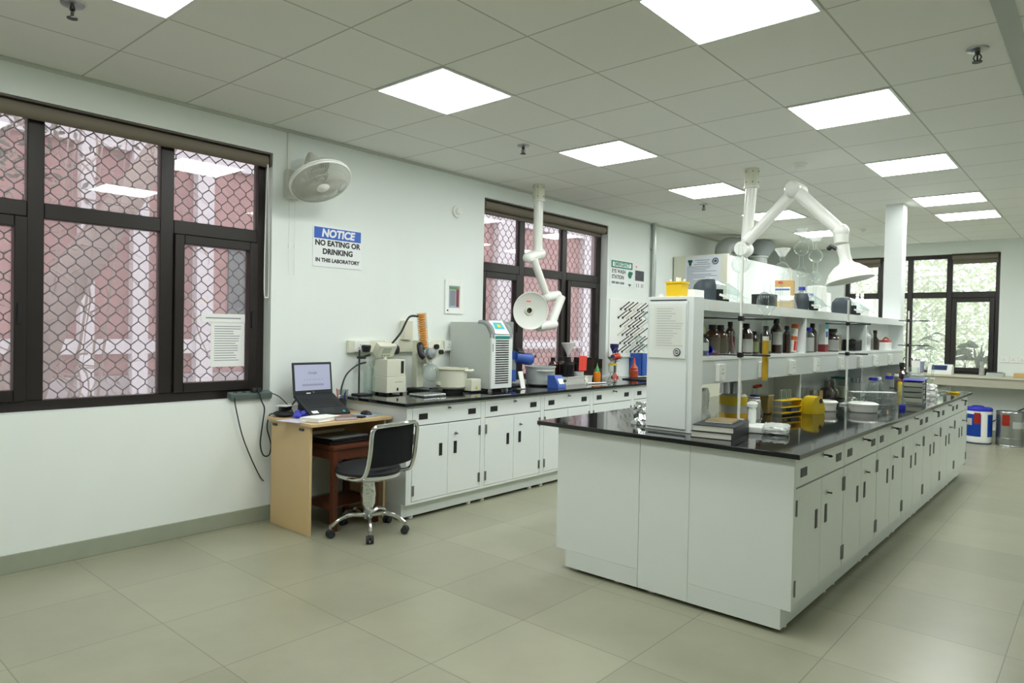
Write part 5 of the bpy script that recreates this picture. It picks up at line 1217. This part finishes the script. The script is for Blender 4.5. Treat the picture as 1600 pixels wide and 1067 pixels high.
m = MB(); m.box(.072, -.01, .012, .079, .004, .06); m.build('black_mark', 'black_plastic', d1)
dish('large white lidded dish near the worktop edge', (3.24, 2.86, ZC+.0006), .098, .07)
t = thing('glass_globe', 'clear round glass globe between the two white dishes', 'glassware', (3.13, 2.99, ZC+.0006))
m = MB(); m.sph((0, 0, .046), .046, 1, 1, 1, 24, 14); m.build('globe', 'lab_glass', t)
m = MB(); m.sph((0, 0, .046), .026, 1, 1, 1, 16, 10); m.build('inner_glass', 'lab_glass', t)
t = thing('glass_stopper', 'clear glass stopper standing on the large white dish', 'glassware', (3.23, 2.87, ZC+.0714))
m = MB(); m.lathe([(0, 0), (.018, 0), (.012, .01), (.014, .04), (.018, .05), (0, .055)], seg=16); m.build('stopper', 'lab_glass', t)
t = thing('test_tube_rack', 'clear plastic test tube rack behind the large white dish', 'rack', (3.19, 3.31, ZC+.0006), .7-PI/2)
for z in (.012, .06, .11):
    m = MB(); m.box(-.04, -.17, z, .04, .17, z+.006, bev=.001); m.build('tier', 'white_plastic' if z > .1 else 'clear_plastic', t)
for s in (-1, 1):
    m = MB(); m.box(-.042, s*.173-.003, 0, .042, s*.173+.003, .118, bev=.001); m.build('end_plate', 'clear_plastic', t)
MR = Matrix.Translation((3.19, 3.31, ZC+.0006)) @ Matrix.Rotation(.7-PI/2, 4, 'Z')
for k in range(8):
    y = -.13+.03*k
    m = MB(); m.lathe([(0, 0), (.006, .002), (.008, .01), (.008, .105), (.007, .105), (.007, .011), (0, .005)], (0, y, .019), seg=12); tt = m.build('test_tube', 'lab_glass')
    tt.matrix_world = MR; tag(tt, ('first', 'second', 'third', 'fourth', 'fifth', 'sixth', 'seventh', 'eighth')[k] + ' test tube from one end in the clear rack', 'test tube', 'test tubes in the clear rack')
t = thing('round_flask', 'dusty brown tinted round bottom flask under the shelf', 'glassware', (2.80, 3.50, ZC+.0006))
m = MB(); m.lathe([(0, 0), (.03, .004), (.055, .03), (.062, .062), (.05, .098), (.022, .12), (.019, .165), (.022, .17), (0, .17)], seg=26); m.build('flask', thin_glass('dusty_glass', 'cdc6c0', .6, film=.35, filmcol='9a918c'), t)
m = MB(); m.lathe([(0, 0), (.035, 0), (.03, .014), (0, .003)], seg=20); m.build('cork_ring', 'brown_dusty', t)
t = thing('round_flask', 'second dusty flask half hidden behind the brown tinted one', 'glassware', (2.79, 3.68, ZC+.0006))
m = MB(); m.lathe([(0, 0), (.03, .004), (.05, .03), (.056, .056), (.045, .09), (.02, .11), (.018, .15), (0, .15)], seg=24); m.build('flask', 'dusty_glass', t)
m = MB(); m.lathe([(.018, .15), (.024, .152), (.02, .175), (0, .175)], seg=14); m.build('grey_stopper', 'grey_plastic', t)
m = MB(); m.box(-.05, -.06, 0, .05, .06, .13, bev=.004); o = m.build('clear_box', 'clear_plastic', None, (2.78, 3.12, ZC+.0006)); tag(o, 'clear plastic box under the shelf left of the dusty flasks', 'box')
m = MB(); m.box(-.04, -.045, 0, .04, .045, .1, bev=.004); o = m.build('kraft_carton', 'kraft_card', None, (2.78, 3.29, ZC+.0006)); tag(o, 'small kraft carton beside the clear box under the shelf', 'box')
t = thing('bottle_basket', 'clear tub with green lid under the second shelf bay', 'tub', (2.79, 3.92, ZC+.0006))
m = MB(); m.box(-.06, -.08, 0, .06, .08, .17, bev=.008); m.build('tub', 'clear_plastic', t)
m = MB(); m.box(-.05, -.07, .004, .05, .07, .1, bev=.004); m.build('contents', mat('pale_lime', 'c9cfae', .6), t)
m = MB(); m.box(-.062, -.082, .1702, .062, .082, .185, bev=.004); m.build('lid', 'teal_plastic', t)
t = thing('wire_basket', 'grey basket of glass tubes under the second shelf bay', 'basket', (2.86, 4.16, ZC+.0006))
m = MB()
for a in ((-.06, -.09, 0, .06, .09, .004), (-.06, -.09, 0, -.056, .09, .13), (.056, -.09, 0, .06, .09, .13), (-.056, -.09, 0, .056, -.086, .13), (-.056, .086, 0, .056, .09, .13)): m.box(*a)
m.build('tub', 'light_grey_steel', t)
for k in range(6):
    m = MB(); a = k*1.05; m.cyl((.03*math.cos(a), .05*math.sin(a), .006), (.035*math.cos(a), .06*math.sin(a), .17), .009, seg=10); m.build('tube', 'grey_plastic' if k % 2 else 'lab_glass', t)
G2 = 'bottles on the island worktop'
amber('clear bottle with blue cap under the shelf behind the clear rack', (2.97, 4.28, ZC+.0006), .175, .045, 'clear_plastic', 'cap_blue', None, group=G2, capr=.85)
amber('plain clear bottle beside the blue capped bottle under the shelf', (2.96, 4.52, ZC+.0006), .17, .04, 'clear_plastic', 'white_plastic', None, group=G2, capr=.5)
amber('clear bottle with beige stopper in front of the dark winchester bottle', (2.95, 4.95, ZC+.0006), .19, .045, 'clear_plastic', 'kraft_card', None, group=G2, capr=.4)
amber('clear wash bottle with white cap under the far shelf bay', (2.98, 5.12, ZC+.0006), .18, .04, 'clear_plastic', 'white_plastic', None, group=G2, capr=.5)
t = thing('squeeze_bottle', 'yellow squeeze bottle with a red tip near the far shelf end', 'bottle', (3.02, 5.08, ZC+.0006)); t.scale = (.8, .8, .7)
m = MB(); m.lathe([(0, 0), (.03, 0), (.03, .12), (.02, .15), (0, .15)], seg=18); m.build('body', 'yellow_plastic', t)
m = MB(); m.tube([(0, 0, .15), (0, 0, .17), (.02, .02, .175)], .006, seg=8); m.build('red_tip', 'red_plastic', t)
t = thing('wash_bottle', 'clear conical wash bottle with blue cap and handwriting near the worktop edge', 'bottle', (3.22, 3.72, ZC+.0006))
m = MB(); m.lathe([(0, 0), (.055, 0), (.06, .008), (.058, .05), (.022, .18), (.022, .205), (0, .205)], seg=26); m.build('body', 'clear_plastic', t)
m = MB(); m.lathe([(0, .2), (.03, .2), (.03, .228), (0, .228)], seg=20); m.build('cap', 'cap_blue', t)
text_part('Mee', .028, 'print_black', t, (.032, -.026, .13), (1.3, 0, .75), bold=.0006)
t = thing('blue_capped_vial', 'small clear vial with blue cap at the worktop edge', 'vial', (3.40, 3.33, ZC+.0006))
m = MB(); m.lathe([(0, 0), (.022, 0), (.022, .03), (0, .03)], seg=16); m.build('cap', 'cap_blue', t)
m = MB(); m.lathe([(.018, .03), (.018, .075), (.015, .075), (.015, .031)], seg=16); m.build('tube', 'lab_glass', t)
t = thing('drawer_organizer', 'grey stackable drawer unit with blue rim near the worktop edge', 'organizer', (3.36, 3.95, ZC+.0006), .12)
m = MB(); m.box(-.075, -.19, 0, .075, .19, .012, bev=.002); m.build('base', 'grey_plastic', t)
for sx in (-1, 1):
    for sy in (-1, 1):
        m = MB(); m.box(sx*.07-.005, sy*.185-.005, .012, sx*.07+.005, sy*.185+.005, .19); m.build('post', 'grey_plastic', t)
for k in range(4):
    z = .016+.043*k
    m = MB(); m.box(-.066, -.178, z, .066, .178, z+.036, bev=.003); d = m.build('drawer', 'grey_drawer' if k in (1, 2) else mat('drawer_pale%d' % k, 'b7b9a4', .4), t)
    m = MB(); m.box(.0662, -.03, z+.012, .074, .03, z+.02, bev=.001); m.build('pull', 'black_plastic', d)
m = MB(); m.box(-.078, -.193, .1902, .078, .193, .2, bev=.003); m.build('blue_rim', 'cap_blue', t)
m = MB(); m.box(-.06, -.1, 0, .06, .1, .035, bev=.004); o = m.build('clear_box', 'clear_plastic', None, (3.36, 3.94, ZC+.2012)); tag(o, 'clear low box on top of the grey drawer unit', 'box')
t = thing('glass_beaker', 'clear beaker standing on the box on the drawer unit', 'glassware', (3.35, 3.95, ZC+.237))
m = MB(); m.lathe([(0, 0), (.04, 0), (.042, .06), (.04, .06), (.038, .003), (0, .003)], seg=20); m.build('body', 'lab_glass', t)
amber('very dark large winchester bottle at the far shelf end', (3.0, 5.25, ZC+.0006), .29, .072, lab=None, group=G2, capr=.35, shoulder=.6, neck=.3)
crinkle_bag('white plastic bag behind the grey drawer unit', (3.28, 4.95, ZC+.001), .16, .2, .10, 'white_plastic', 4, amp=.014)
t = thing('scissors_tray', 'shallow clear tray of instruments at the far worktop end', 'tray', (3.33, 5.25, ZC+.0006))
m = MB()
for a in ((-.08, -.12, 0, .08, .12, .004), (-.08, -.12, 0, -.076, .12, .06), (.076, -.12, 0, .08, .12, .06), (-.076, -.12, 0, .076, -.116, .06), (-.076, .116, 0, .076, .12, .06)): m.box(*a)
m.build('tub', 'clear_plastic', t)
m = MB(); m.tube([(0, -.06, .01), (.02, 0, .02), (-.01, .08, .012)], .006, seg=8); m.build('instrument', 'dark_steel', t)
m = MB(); m.box(-.015, -.09, 0, .015, .09, .018, bev=.003); o = m.build('yellow_marker', 'yellow_plastic', None, (3.40, 5.42, ZC+.0006)); o.rotation_euler = (0, 0, 1.0); tag(o, 'yellow marker lying at the far worktop end', 'marker')
for k, (x, y, h, r) in enumerate(((3.2, 5.5, .13, .035), (3.14, 4.62, .1, .04), (3.2, 4.4, .12, .03))):
    t = thing('glass_beaker', ('clear beaker beside the burettes at the far end', 'wide clear beaker behind the drawer unit', 'narrow clear beaker left of the drawer unit')[k], 'glassware', (x, y, ZC+.0006))
    m = MB(); m.lathe([(0, 0), (r, 0), (r*1.05, h), (r, h), (r*.93, .003), (0, .003)], seg=20); m.build('body', 'lab_glass', t)
crinkle_bag('silvery crumpled plastic bag on the left of the shelf end', (2.50, 1.05, ZC+.001), .1, .16, .12, 'foil', 9)

# ================================================================ EXTRACTION ARMS
def arm_base(t, x=0, y=0):
    m = MB(); m.cyl((x, y, -.001), (x, y, -.15), .06, .058, seg=24); k = m.build('ceiling_collar', 'cream_plastic', t)
    m = MB(); m.cyl((x, y, -.15), (x, y, -.165), .064, seg=24); m.build('collar_ring', 'pvc_white', t)
    for a in range(6):
        q = a*PI/3; 
        for z in (-.03, -.12):
            m = MB(); m.sph((x+.06*math.cos(q), y+.06*math.sin(q), z), .005, u=8, v=6); m.build('screw', 'dark_steel', k)
a1 = thing('extraction_arm', 'white jointed extraction arm with round hood in front of the counter window', 'extraction arm', (.30, 2.70, CH))
arm_base(a1)
E1 = Vector((0, -.07, -.68)); 
m = MB(); m.cyl((0, 0, -.165), (0, 0, -.66), .047, seg=20); m.build('drop_tube', 'pvc_white', a1)
m = MB(); m.cyl((0, .05, -.67), (.0, -.15, -.73), .058, .05, seg=20); m.sph((0, .04, -.672), .058, u=16, v=10); m.sph((0, -.15, -.73), .05, u=16, v=10); m.build('elbow', 'pvc_white', a1)
m = MB(); m.cyl((.05, -.12, -.74), (.05, .1, -1.10), .038, .036, seg=18); m.build('upper_tube', 'pvc_white', a1)
m = MB(); m.cyl((.05, .09, -1.1), (.05, .27, -1.07), .05, .045, seg=20); m.sph((.05, .09, -1.1), .05, u=16, v=10); m.sph((.05, .27, -1.07), .045, u=16, v=10); m.build('elbow', 'pvc_white', a1)
m = MB(); m.cyl((.11, .26, -1.09), (.11, .10, -1.36), .042, .046, seg=18); m.build('lower_tube', 'pvc_white', a1)
m = MB(); m.cyl((.12, .12, -1.37), (.12, -.12, -1.40), .05, .045, seg=18); m.sph((.12, .12, -1.37), .05, u=14, v=10); m.build('elbow', 'pvc_white', a1)
nh = Vector((.8, -.42, -.08)).normalized(); HC = Vector((.19, -.33, -1.25)); HM = aim(nh, HC)
m = MB(); m.lathe([(.026, -.06), (.05, -.05), (.16, .0), (.178, .022), (.174, .024), (.15, .004), (.05, -.02), (.026, -.022)], seg=40, M=HM); m.build('hood_dish', mat('hood_white', 'dfe2dc', .35), a1)
m = MB(); m.lathe([(.026, -.022), (.042, -.018), (.042, -.01), (.028, -.008)], seg=28, M=HM); m.build('throat_ring', 'cream_plastic', a1)
m = MB(); m.lathe([(.0, -.09), (.026, -.088), (.026, -.024), (.025, -.024), (.025, -.08), (0, -.082)], seg=20, M=HM); m.build('throat', mat('throat_dark', '5a564a', .6), a1)
m = MB(); q = HM @ Vector((0, 0, 0)); m.cyl(HM @ Vector((0, 0, -.09)), (.12, -.12, -1.395), .04, seg=16); m.build('neck', 'pvc_white', a1)
m = MB(); m.box(-.001, -.03, -.006, .001, .03, .006, M=Matrix.Translation(HM @ Vector((0, 0, .006))+Vector((0.03, -.06, .085)))); m.build('red_print', 'red_paper', a1)

a2 = thing('extraction_arm', 'large white jointed extraction arm with dome hood above the island', 'extraction arm', (2.205, 3.27, CH))
arm_base(a2)
m = MB(); m.cyl((0, 0, -.165), (-.035, 0, -.66), .047, seg=20); m.build('drop_tube', 'pvc_white', a2)
m = MB(); m.sph((-.05, 0, -.69), .075, u=20, v=12); m.cyl((-.05, -.08, -.69), (-.05, .06, -.69), .06, seg=20); m.build('elbow', 'pvc_white', a2)
m = MB(); m.cyl((.0, -.06, -.63), (.36, -.06, -.27), .046, seg=20); m.build('upper_tube', 'pvc_white', a2)
m = MB(); m.cyl((.39, -.11, -.235), (.39, .06, -.235), .066, seg=22); m.sph((.39, -.11, -.235), .066, u=16, v=10); m.build('elbow', 'pvc_white', a2)
m = MB(); m.cyl((.42, -.09, -.26), (.75, -.09, -.60), .05, seg=20); m.build('lower_tube', 'pvc_white', a2)
m = MB(); m.sph((.76, -.09, -.61), .062, u=18, v=12); m.cyl((.76, -.09, -.61), (.765, -.09, -.70), .058, .052, seg=18); m.build('elbow', 'pvc_white', a2)
dn = Vector((.22, -.0, -1)).normalized(); DMx = aim(dn, (.775, -.09, -.72))
m = MB(); m.lathe([(.05, 0), (.042, .08), (.046, .13), (.06, .15)], seg=24, M=DMx); m.build('neck', 'pvc_white', a2)
m = MB(); m.lathe([(.05, .145), (.09, .165), (.14, .21), (.165, .262), (.178, .282), (.174, .285), (.158, .265), (.132, .215), (.085, .172), (.05, .155)], seg=40, M=DMx @ Matrix.Rotation(0, 4, 'X')); m.build('hood_dome', 'pvc_white', a2)
m = MB(); m.cyl((.69, -.13, -.72), (.74, -.12, -.75), .014, seg=10); m.sph((.69, -.13, -.74), .02, u=10, v=8); m.build('friction_knob', 'black_plastic', a2)

# ================================================================ BACK OF THE ROOM
def hood(label, y0, y1, papers):
    t = thing('fume_hood', label, 'fume hood', (0.003, y0, 0)); L = y1-y0; D = .80; H = 2.46
    m = MB(); m.box(.02, .01, .0, D-.06, L-.01, .88); m.build('base_cabinet', 'hood_cream', t)
    m = MB(); m.box(.02, 0, .881, D+.02, L, .91, bev=.003); m.build('worktop', 'granite', t)
    for a in (0, L-.05):
        m = MB(); m.box(.02, a, .9105, D, a+.05, 1.45); m.build('side_post', 'hood_cream', t)
    m = MB(); m.box(.02, .05, .9105, .05, L-.05, 1.45); m.build('back_lining', 'white_laminate', t)
    m = MB(); m.box(.02, 0, 1.4505, D-.08, L, H, bev=.004); m.build('upper_case', 'hood_cream', t)
    m = MB(); m.box(D-.0795, .06, 1.455, D, L-.0, H-.02, bev=.004); m.build('front_fascia', 'white_steel', t)
    m = MB(); m.box(D-.0795, 0, 1.455, D-.012, .0595, H, bev=.002); m.build('corner_post', 'hood_cream', t)
    m = MB(); m.box(D-.05, .06, 1.0, D-.044, L-.06, 1.452); m.build('sash_glass', 'clear_plastic', t)
    return t
hood('nearer cream fume hood against the left wall with notices on its side', 6.02, 8.3, True)
hood('farther cream fume hood against the left wall', 8.33, 9.38, False)
t = thing('posted_notice', 'large printed notice with two emblems on the fume hood side', 'notice', (.20, 6.015, 1.88))
m = MB(); m.box(0, -.003, 0, .50, 0, .56); m.build('sheet', mat('notice_paper', 'dde1ea', .7), t)
m = MB(); m.box(.05, -.0045, .455, .09, -.0032, .49); m.cyl((.055, -.0045, .5), (.055, -.0032, .5), .02, seg=14); m.cyl((.085, -.0045, .5), (.085, -.0032, .5), .02, seg=14); m.prism([(.05, .46), (.09, .46), (.07, .425)], 'y', -.0045, -.0032); m.build('green_emblem', mat('emblem_green', '14584c', .6), t)
m = MB(); m.tube([(.43+.037*math.cos(a*PI/14), -.004, .49+.037*math.sin(a*PI/14)) for a in range(28)], .007, seg=6, smooth=False, closed=True); m.cyl((.43, -.0045, .49), (.43, -.0032, .49), .02, seg=16); m.build('round_emblem', mat('emblem_slate', '44566a', .6), t)
m = MB(); random.seed(9)
for z, x0, x1 in ((.505, .14, .35), (.475, .17, .33), (.45, .13, .36)): m.quad((x0, -.0036, z), (x1, -.0036, z), (x1, -.0036, z+.008), (x0, -.0036, z+.008))
for i in range(20):
    z = .42-.021*i; e = random.uniform(.55, 1.0)
    if i in (4, 8, 12): e = .2
    m.quad((.025, -.0036, z), (.025+.45*e, -.0036, z), (.025+.45*e, -.0036, z+.007), (.025, -.0036, z+.007))
m.build('print', mat('print_slate', '868ca0', .8), t)
def duct(label, y):
    t = thing('exhaust_duct', label, 'duct', (.4, y, 2.461))
    m = MB(); m.cyl((0, 0, 0), (0, 0, .06), .15, seg=28); m.build('collar', 'duct_grey', t)
    m = MB(); m.tube([(0, 0, .06), (0, .02, .16), (.03, .14, .22), (.1, .35, .225)], .115, seg=20, sub=5); m.build('bend', 'duct_grey', t)
    m = MB(); m.cyl((.1, .34, .225), (.12, .40, .225), .13, seg=24); m.build('flange', 'light_grey_steel', t)
    return t
duct('pale grey exhaust duct bend on the nearer fume hood', 6.75)
t = thing('exhaust_duct', 'darker grey tapered duct rising to the ceiling above the fume hood', 'duct', (.50, 7.75, 2.461))
m = MB(); m.cyl((0, 0, 0), (0, 0, .12), .15, .14, seg=24); m.build('lower_cone', 'duct_grey', t)
m = MB(); m.cyl((0, 0, .12), (.05, .07, .345), .14, .2, seg=24); m.build('upper_cone', mat('duct_dark', '83898a', .5), t)
m = MB(); m.lathe([(.15, .11), (.16, .115), (.16, .13), (.15, .135)], (0, 0, 0), seg=24); m.build('band', 'light_grey_steel', t)

# back desk along the far wall
DZ = .89
dsk = thing('wall_desk', 'long beige desk top fixed along the far back wall', 'desk', (1.0, 8.93, 0))
m = MB(); m.box(0, 0, DZ-.03, 3.6, .465, DZ, bev=.004); m.build('desktop', mat('desk_beige', 'c4c1ad', .45), dsk)
m = MB(); m.box(0, .02, DZ-.15, 3.6, .04, DZ-.0305); m.build('apron', mat('desk_apron', 'b3b09e', .5), dsk)
for x in (.1, 1.65, 3.4):
    m = MB(); m.box(x, .05, 0, x+.05, .45, DZ-.0305); m.build('leg_panel', 'desk_apron', dsk)
t = thing('card_printer', 'white desktop instrument with dark display on the back desk', 'instrument', (2.72, 9.12, DZ+.0006))
m = MB(); m.prism([(-.11, 0), (.1, 0), (.1, .1), (.03, .14), (-.02, .14), (-.11, .05)], 'x', -.15, .15); m.build('case', 'white_plastic', t)
m = MB(); m.quad((-.1, -.106, .06), (.09, -.106, .06), (.09, -.04, .125), (-.1, -.04, .125)); m.build('display', 'blue_dark', t)
t = thing('drip_unit', 'small white and lilac upright unit left of the white instrument', 'instrument', (2.42, 9.1, DZ+.0006))
m = MB(); m.box(-.06, -.06, 0, .05, .06, .18, bev=.006); m.build('case', 'white_plastic', t)
m = MB(); m.box(.0505, -.055, 0.01, .085, .06, .17, bev=.006); m.build('lilac_side', mat('lilac_side', '8a8cae', .5), t)
m = MB(); m.box(-.03, -.05, .1802, .03, .04, .2, bev=.004); m.build('cap', 'lilac_side', t)
t = thing('spray_bottle', 'slim grey spray tube standing at the right of the back window', 'bottle', (3.21, 9.2, DZ+.0006))
m = MB(); m.lathe([(0, 0), (.035, 0), (.032, .1), (.024, .11), (.028, .17), (.022, .2), (0, .2)], seg=18); m.build('body', mat('mottled_grey', 'a9aaa6', .5, var=.3, vscale=60), t)
t = thing('weighing_scale', 'small grey electronic scale on the back desk', 'scale', (3.38, 9.14, DZ+.0006))
m = MB(); m.prism([(-.1, 0), (.1, 0), (.1, .05), (-.06, .05), (-.1, .025)], 'x', -.1, .1); m.build('case', 'light_grey_steel', t)
m = MB(); m.box(-.08, -.05, .0502, .08, .09, .058, bev=.003); m.build('pan', 'dark_steel', t)
m = MB(); m.box(-.07, -.11, 0, .09, .1, .055, bev=.003); o = m.build('card_box', 'kraft_card', None, (3.66, 9.15, DZ+.0006)); tag(o, 'flat kraft box at the right end of the back desk', 'box')
t = thing('ring_stand', 'black ring stand with hoops on the back desk', 'stand', (2.24, 9.14, DZ+.0006))
m = MB(); m.box(-.08, -.06, 0, .08, .06, .014, bev=.003); m.build('base_plate', 'cord', t)
m = MB(); m.cyl((-.04, 0, .014), (-.04, 0, .34), .007, seg=10); m.build('rod', 'dark_steel', t)
m = MB(); m.tube([(.05+.07*math.cos(a*PI/10), -.02, .15+.08*math.sin(a*PI/10)) for a in range(20)], .008, seg=6, closed=True, sub=1); m.build('hoop', 'cord', t)
m = MB(); m.box(-.07, -.04, .014, .0, .03, .1, bev=.004); m.build('black_block', 'cord', t)
for k, x in enumerate((3.455, 3.565, 3.665)):
    t = thing('wall_socket', ('left', 'middle', 'right')[k] + ' white wall socket in the row above the back desk', 'socket', (x, YB-.001, 1.125), 0, 'wall sockets above the back desk')
    m = MB(); m.box(-.05, -.012, -.045, .05, 0, .045, bev=.004); m.build('plate', 'white_plastic', t)
    m = MB()
    for a, b_ in ((-.012, .012), (-.022, -.008), (0, -.008)): m.cyl((a, -.0125, b_), (a, -.013, b_), .004, seg=8)
    m.build('socket_holes', 'gap_dark', t)
    m = MB(); m.box(.02, -.015, -.012, .036, -.012, .014, bev=.001); m.build('rocker_switch', 'white_plastic', t)

# plants on the outer sill of the back window
m = MB(); m.box(1.2, YB+WT, .78, 3.5, YB+WT+.35, .86); struct(m.build('window_ledge', 'wall_paint'))
def plant(label, x, y, z, n, h, w, mt, pot, seed, pr=.07, ph=.12):
    t = thing('potted_plant', label, 'plant', (x, y, z)); random.seed(seed)
    m = MB(); m.lathe([(0, 0), (pr*.75, 0), (pr, ph), (pr*1.06, ph), (pr*1.06, ph-.02), (pr*.9, ph-.012), (0, ph-.012)], seg=20); m.build('pot', pot, t)
    for i in range(n):
        a = random.uniform(0, 2*PI); l = h*random.uniform(.55, 1); s = random.uniform(.1, .45)
        d = Vector((math.cos(a)*s, math.sin(a)*s*.5, 1)).normalized(); p0 = Vector((0, 0, ph-.012)); side = d.cross(Vector((0, 1, 0))).normalized()
        m = MB(); rows = []
        for k in range(6):
            u = k/5; c_ = p0+d*l*u+Vector((math.cos(a), math.sin(a)*.5, -.6))*(.16*l*u*u); ww = w*math.sin(PI*min(1, u*.9+.08))*(.5 if u < .3 else 1)
            rows.append((m.bm.verts.new(c_-side*ww), m.bm.verts.new(c_+side*ww)))
        for (a0, a1_), (b0, b1_) in zip(rows, rows[1:]): m.bm.faces.new([a0, a1_, b1_, b0])
        bmesh.ops.solidify(m.bm, geom=m.bm.faces[:], thickness=.002); m.build('leaf', mt, t)
    return t
zl = .8605
def leaf(parent, p0, d, l, w, droop, mt):
    d = Vector(d).normalized(); side = d.cross(Vector((0, 1, .2))).normalized(); m = MB(); rows = []
    for k in range(7):
        u = k/6; c_ = Vector(p0)+d*l*u+Vector((d.x*.3, d.y*.3, -1))*(droop*l*u*u); ww = w*math.sin(PI*(.06+.92*u))
        rows.append((m.bm.verts.new(c_-side*ww), m.bm.verts.new(c_+Vector((0, 0, -.12*ww))), m.bm.verts.new(c_+side*ww)))
    for a, b in zip(rows, rows[1:]):
        for q in (0, 1): m.bm.faces.new([a[q], a[q+1], b[q+1], b[q]])
    bmesh.ops.solidify(m.bm, geom=m.bm.faces[:], thickness=.002); m.build('leaf', mt, parent)
def stem_plant(label, x, y, z, stems, lw, ll, droop, mt, seed, nper, pot='terracotta'):
    t = thing('potted_plant', label, 'plant', (x, y, z)); random.seed(seed)
    m = MB(); m.lathe([(0, 0), (.045, 0), (.06, .1), (.064, .1), (.064, .085), (.055, .09), (0, .09)], seg=18); m.build('pot', pot, t)
    for (dx, dy, h) in stems:
        m = MB(); top = Vector((dx, dy, h)); m.tube([(0, 0, .09), (dx*.4, dy*.4, .09+(h-.09)*.5), tuple(top)], .005, seg=6, r1=.003); st_ = m.build('stem', mt, t)
        for k in range(nper):
            a = 2*PI*k/nper+random.uniform(-.3, .3); u = 1-.09*(k//3); p = Vector((dx*u*u, dy*u*u, .09+(h-.09)*u))
            leaf(st_, p, (math.cos(a), .5*math.sin(a), random.uniform(.2, .9)), ll*random.uniform(.75, 1.1), lw, droop, mt)
    return t
stem_plant('thin stemmed plant with drooping leaves in the middle back window pane', 2.46, YB+.42, zl, ((.02, 0, .60), (-.09, .0, .42)), .016, .2, .75, 'leaf_dark', 5, 9)
stem_plant('broad leaved green plant in the right back window pane', 2.93, YB+.40, zl, ((-.05, 0, .34), (.03, .02, .46), (-.02, -.02, .24)), .05, .16, .5, 'leaf_green', 1, 6)
t = thing('potted_plant', 'spiky upright plant in a brown pot in the right back window pane', 'plant', (3.09, YB+.42, zl))
m = MB(); m.lathe([(0, 0), (.05, 0), (.068, .12), (.072, .12), (.072, .1), (.06, .11), (0, .11)], seg=18); m.build('pot', 'terracotta', t)
random.seed(3)
for k in range(11):
    a = k*2.4; leaf(t, (.02*math.cos(a), .02*math.sin(a), .11), (math.cos(a)*(.12+.05*(k % 4)), .06*math.sin(a), 1), random.uniform(.22, .46), .014, .05+.05*(k % 4), 'leaf_dark')
stem_plant('low dark plant beside the maroon post in the back window', 3.225, YB+.43, zl, ((.0, 0, .26), (-.04, .0, .2)), .03, .13, .5, 'leaf_green', 8, 7, 'maroon')
t = thing('maroon_post', 'stepped maroon post outside the right edge of the back window', 'post', (3.37, YB+.5, zl))
m = MB(); m.box(-.05, -.05, 0, .05, .05, .48); m.build('lower_block', 'maroon', t)
m = MB(); m.box(-.02, -.03, .4802, .05, .05, .85); m.build('upper_block', 'maroon', t)

# drums on the floor
t = thing('solvent_drum', 'white and blue plastic drum with red tag by the back wall', 'drum', (3.255, 8.62, 0))
m = MB(); m.lathe([(0, 0), (.14, 0), (.155, .02), (.16, .05), (.16, .44), (.15, .455), (0, .455)], seg=36); m.build('body', 'label_white', t)
m = MB(); m.lathe([(0, .0), (.157, .0), (.157, .018), (0, .018)], seg=30); m.build('base_ring', 'blue_dark', t)
m = MB(); m.lathe([(.162, .44), (.163, .47), (.15, .485), (0, .485)], seg=36); m.build('lid', 'cap_blue', t)
def wrap(m, r, a0, a1, z0, z1, n=12):
    A = [m.bm.verts.new((r*math.cos(a0+(a1-a0)*i/n), r*math.sin(a0+(a1-a0)*i/n), z0)) for i in range(n+1)]
    B = [m.bm.verts.new((r*math.cos(a0+(a1-a0)*i/n), r*math.sin(a0+(a1-a0)*i/n), z1)) for i in range(n+1)]
    for i in range(n): m.bm.faces.new([A[i], A[i+1], B[i+1], B[i]])
    bmesh.ops.solidify(m.bm, geom=m.bm.faces[:], thickness=.0008)
m = MB(); wrap(m, .1612, -2.9, -1.25, .1, .40); lb = m.build('blue_label', 'tin_blue', t)
m = MB(); wrap(m, .1612, -.75, .3, .1, .40); m.build('blue_label', 'tin_blue', t)
m = MB(); wrap(m, .163, -1.75, -1.3, .27, .42); m.build('red_tag', 'red_plastic', t)
m = MB(); wrap(m, .1625, -2.4, -1.9, .25, .34); m.build('white_patch', 'label_white', lb)
m = MB(); m.tube([(-.07, -.06, .486), (-.05, -.05, .505), (.05, -.05, .505), (.07, -.06, .486)], .008, seg=8); m.build('handle', 'cap_blue', t)
t = thing('solvent_drum', 'grey metal drum with red tag right of the blue drum', 'drum', (3.60, 8.68, 0))
m = MB(); m.lathe([(0, .012), (.155, .012), (.155, .1), (.159, .105), (.155, .11), (.155, .33), (.159, .335), (.155, .34), (.155, .44), (.15, .445), (.148, .43), (0, .43)], seg=40); m.build('body', 'tin', t)
m = MB(); m.lathe([(.156, 0), (.16, .006), (.156, .016), (.15, .016), (.15, 0)], seg=36); m.lathe([(.155, .44), (.16, .446), (.155, .455), (.15, .45)], seg=36); m.build('rolled_rims', 'steel', t)
m = MB(); wrap(m, .1565, -1.3, -.3, .24, .33); m.build('white_label', 'label_white', t)
m = MB(); wrap(m, .1585, -2.05, -1.5, .27, .42); m.build('red_tag', 'red_plastic', t)
m = MB(); m.tube([(3.2, 9.37, .15), (3.5, 9.37, .33), (3.9, 9.37, .56), (4.38, 9.37, .72)], .008, seg=8); tag(m.build('drain_hose', 'cord'), 'black hose slanting up the back wall behind the metal drum', 'hose')
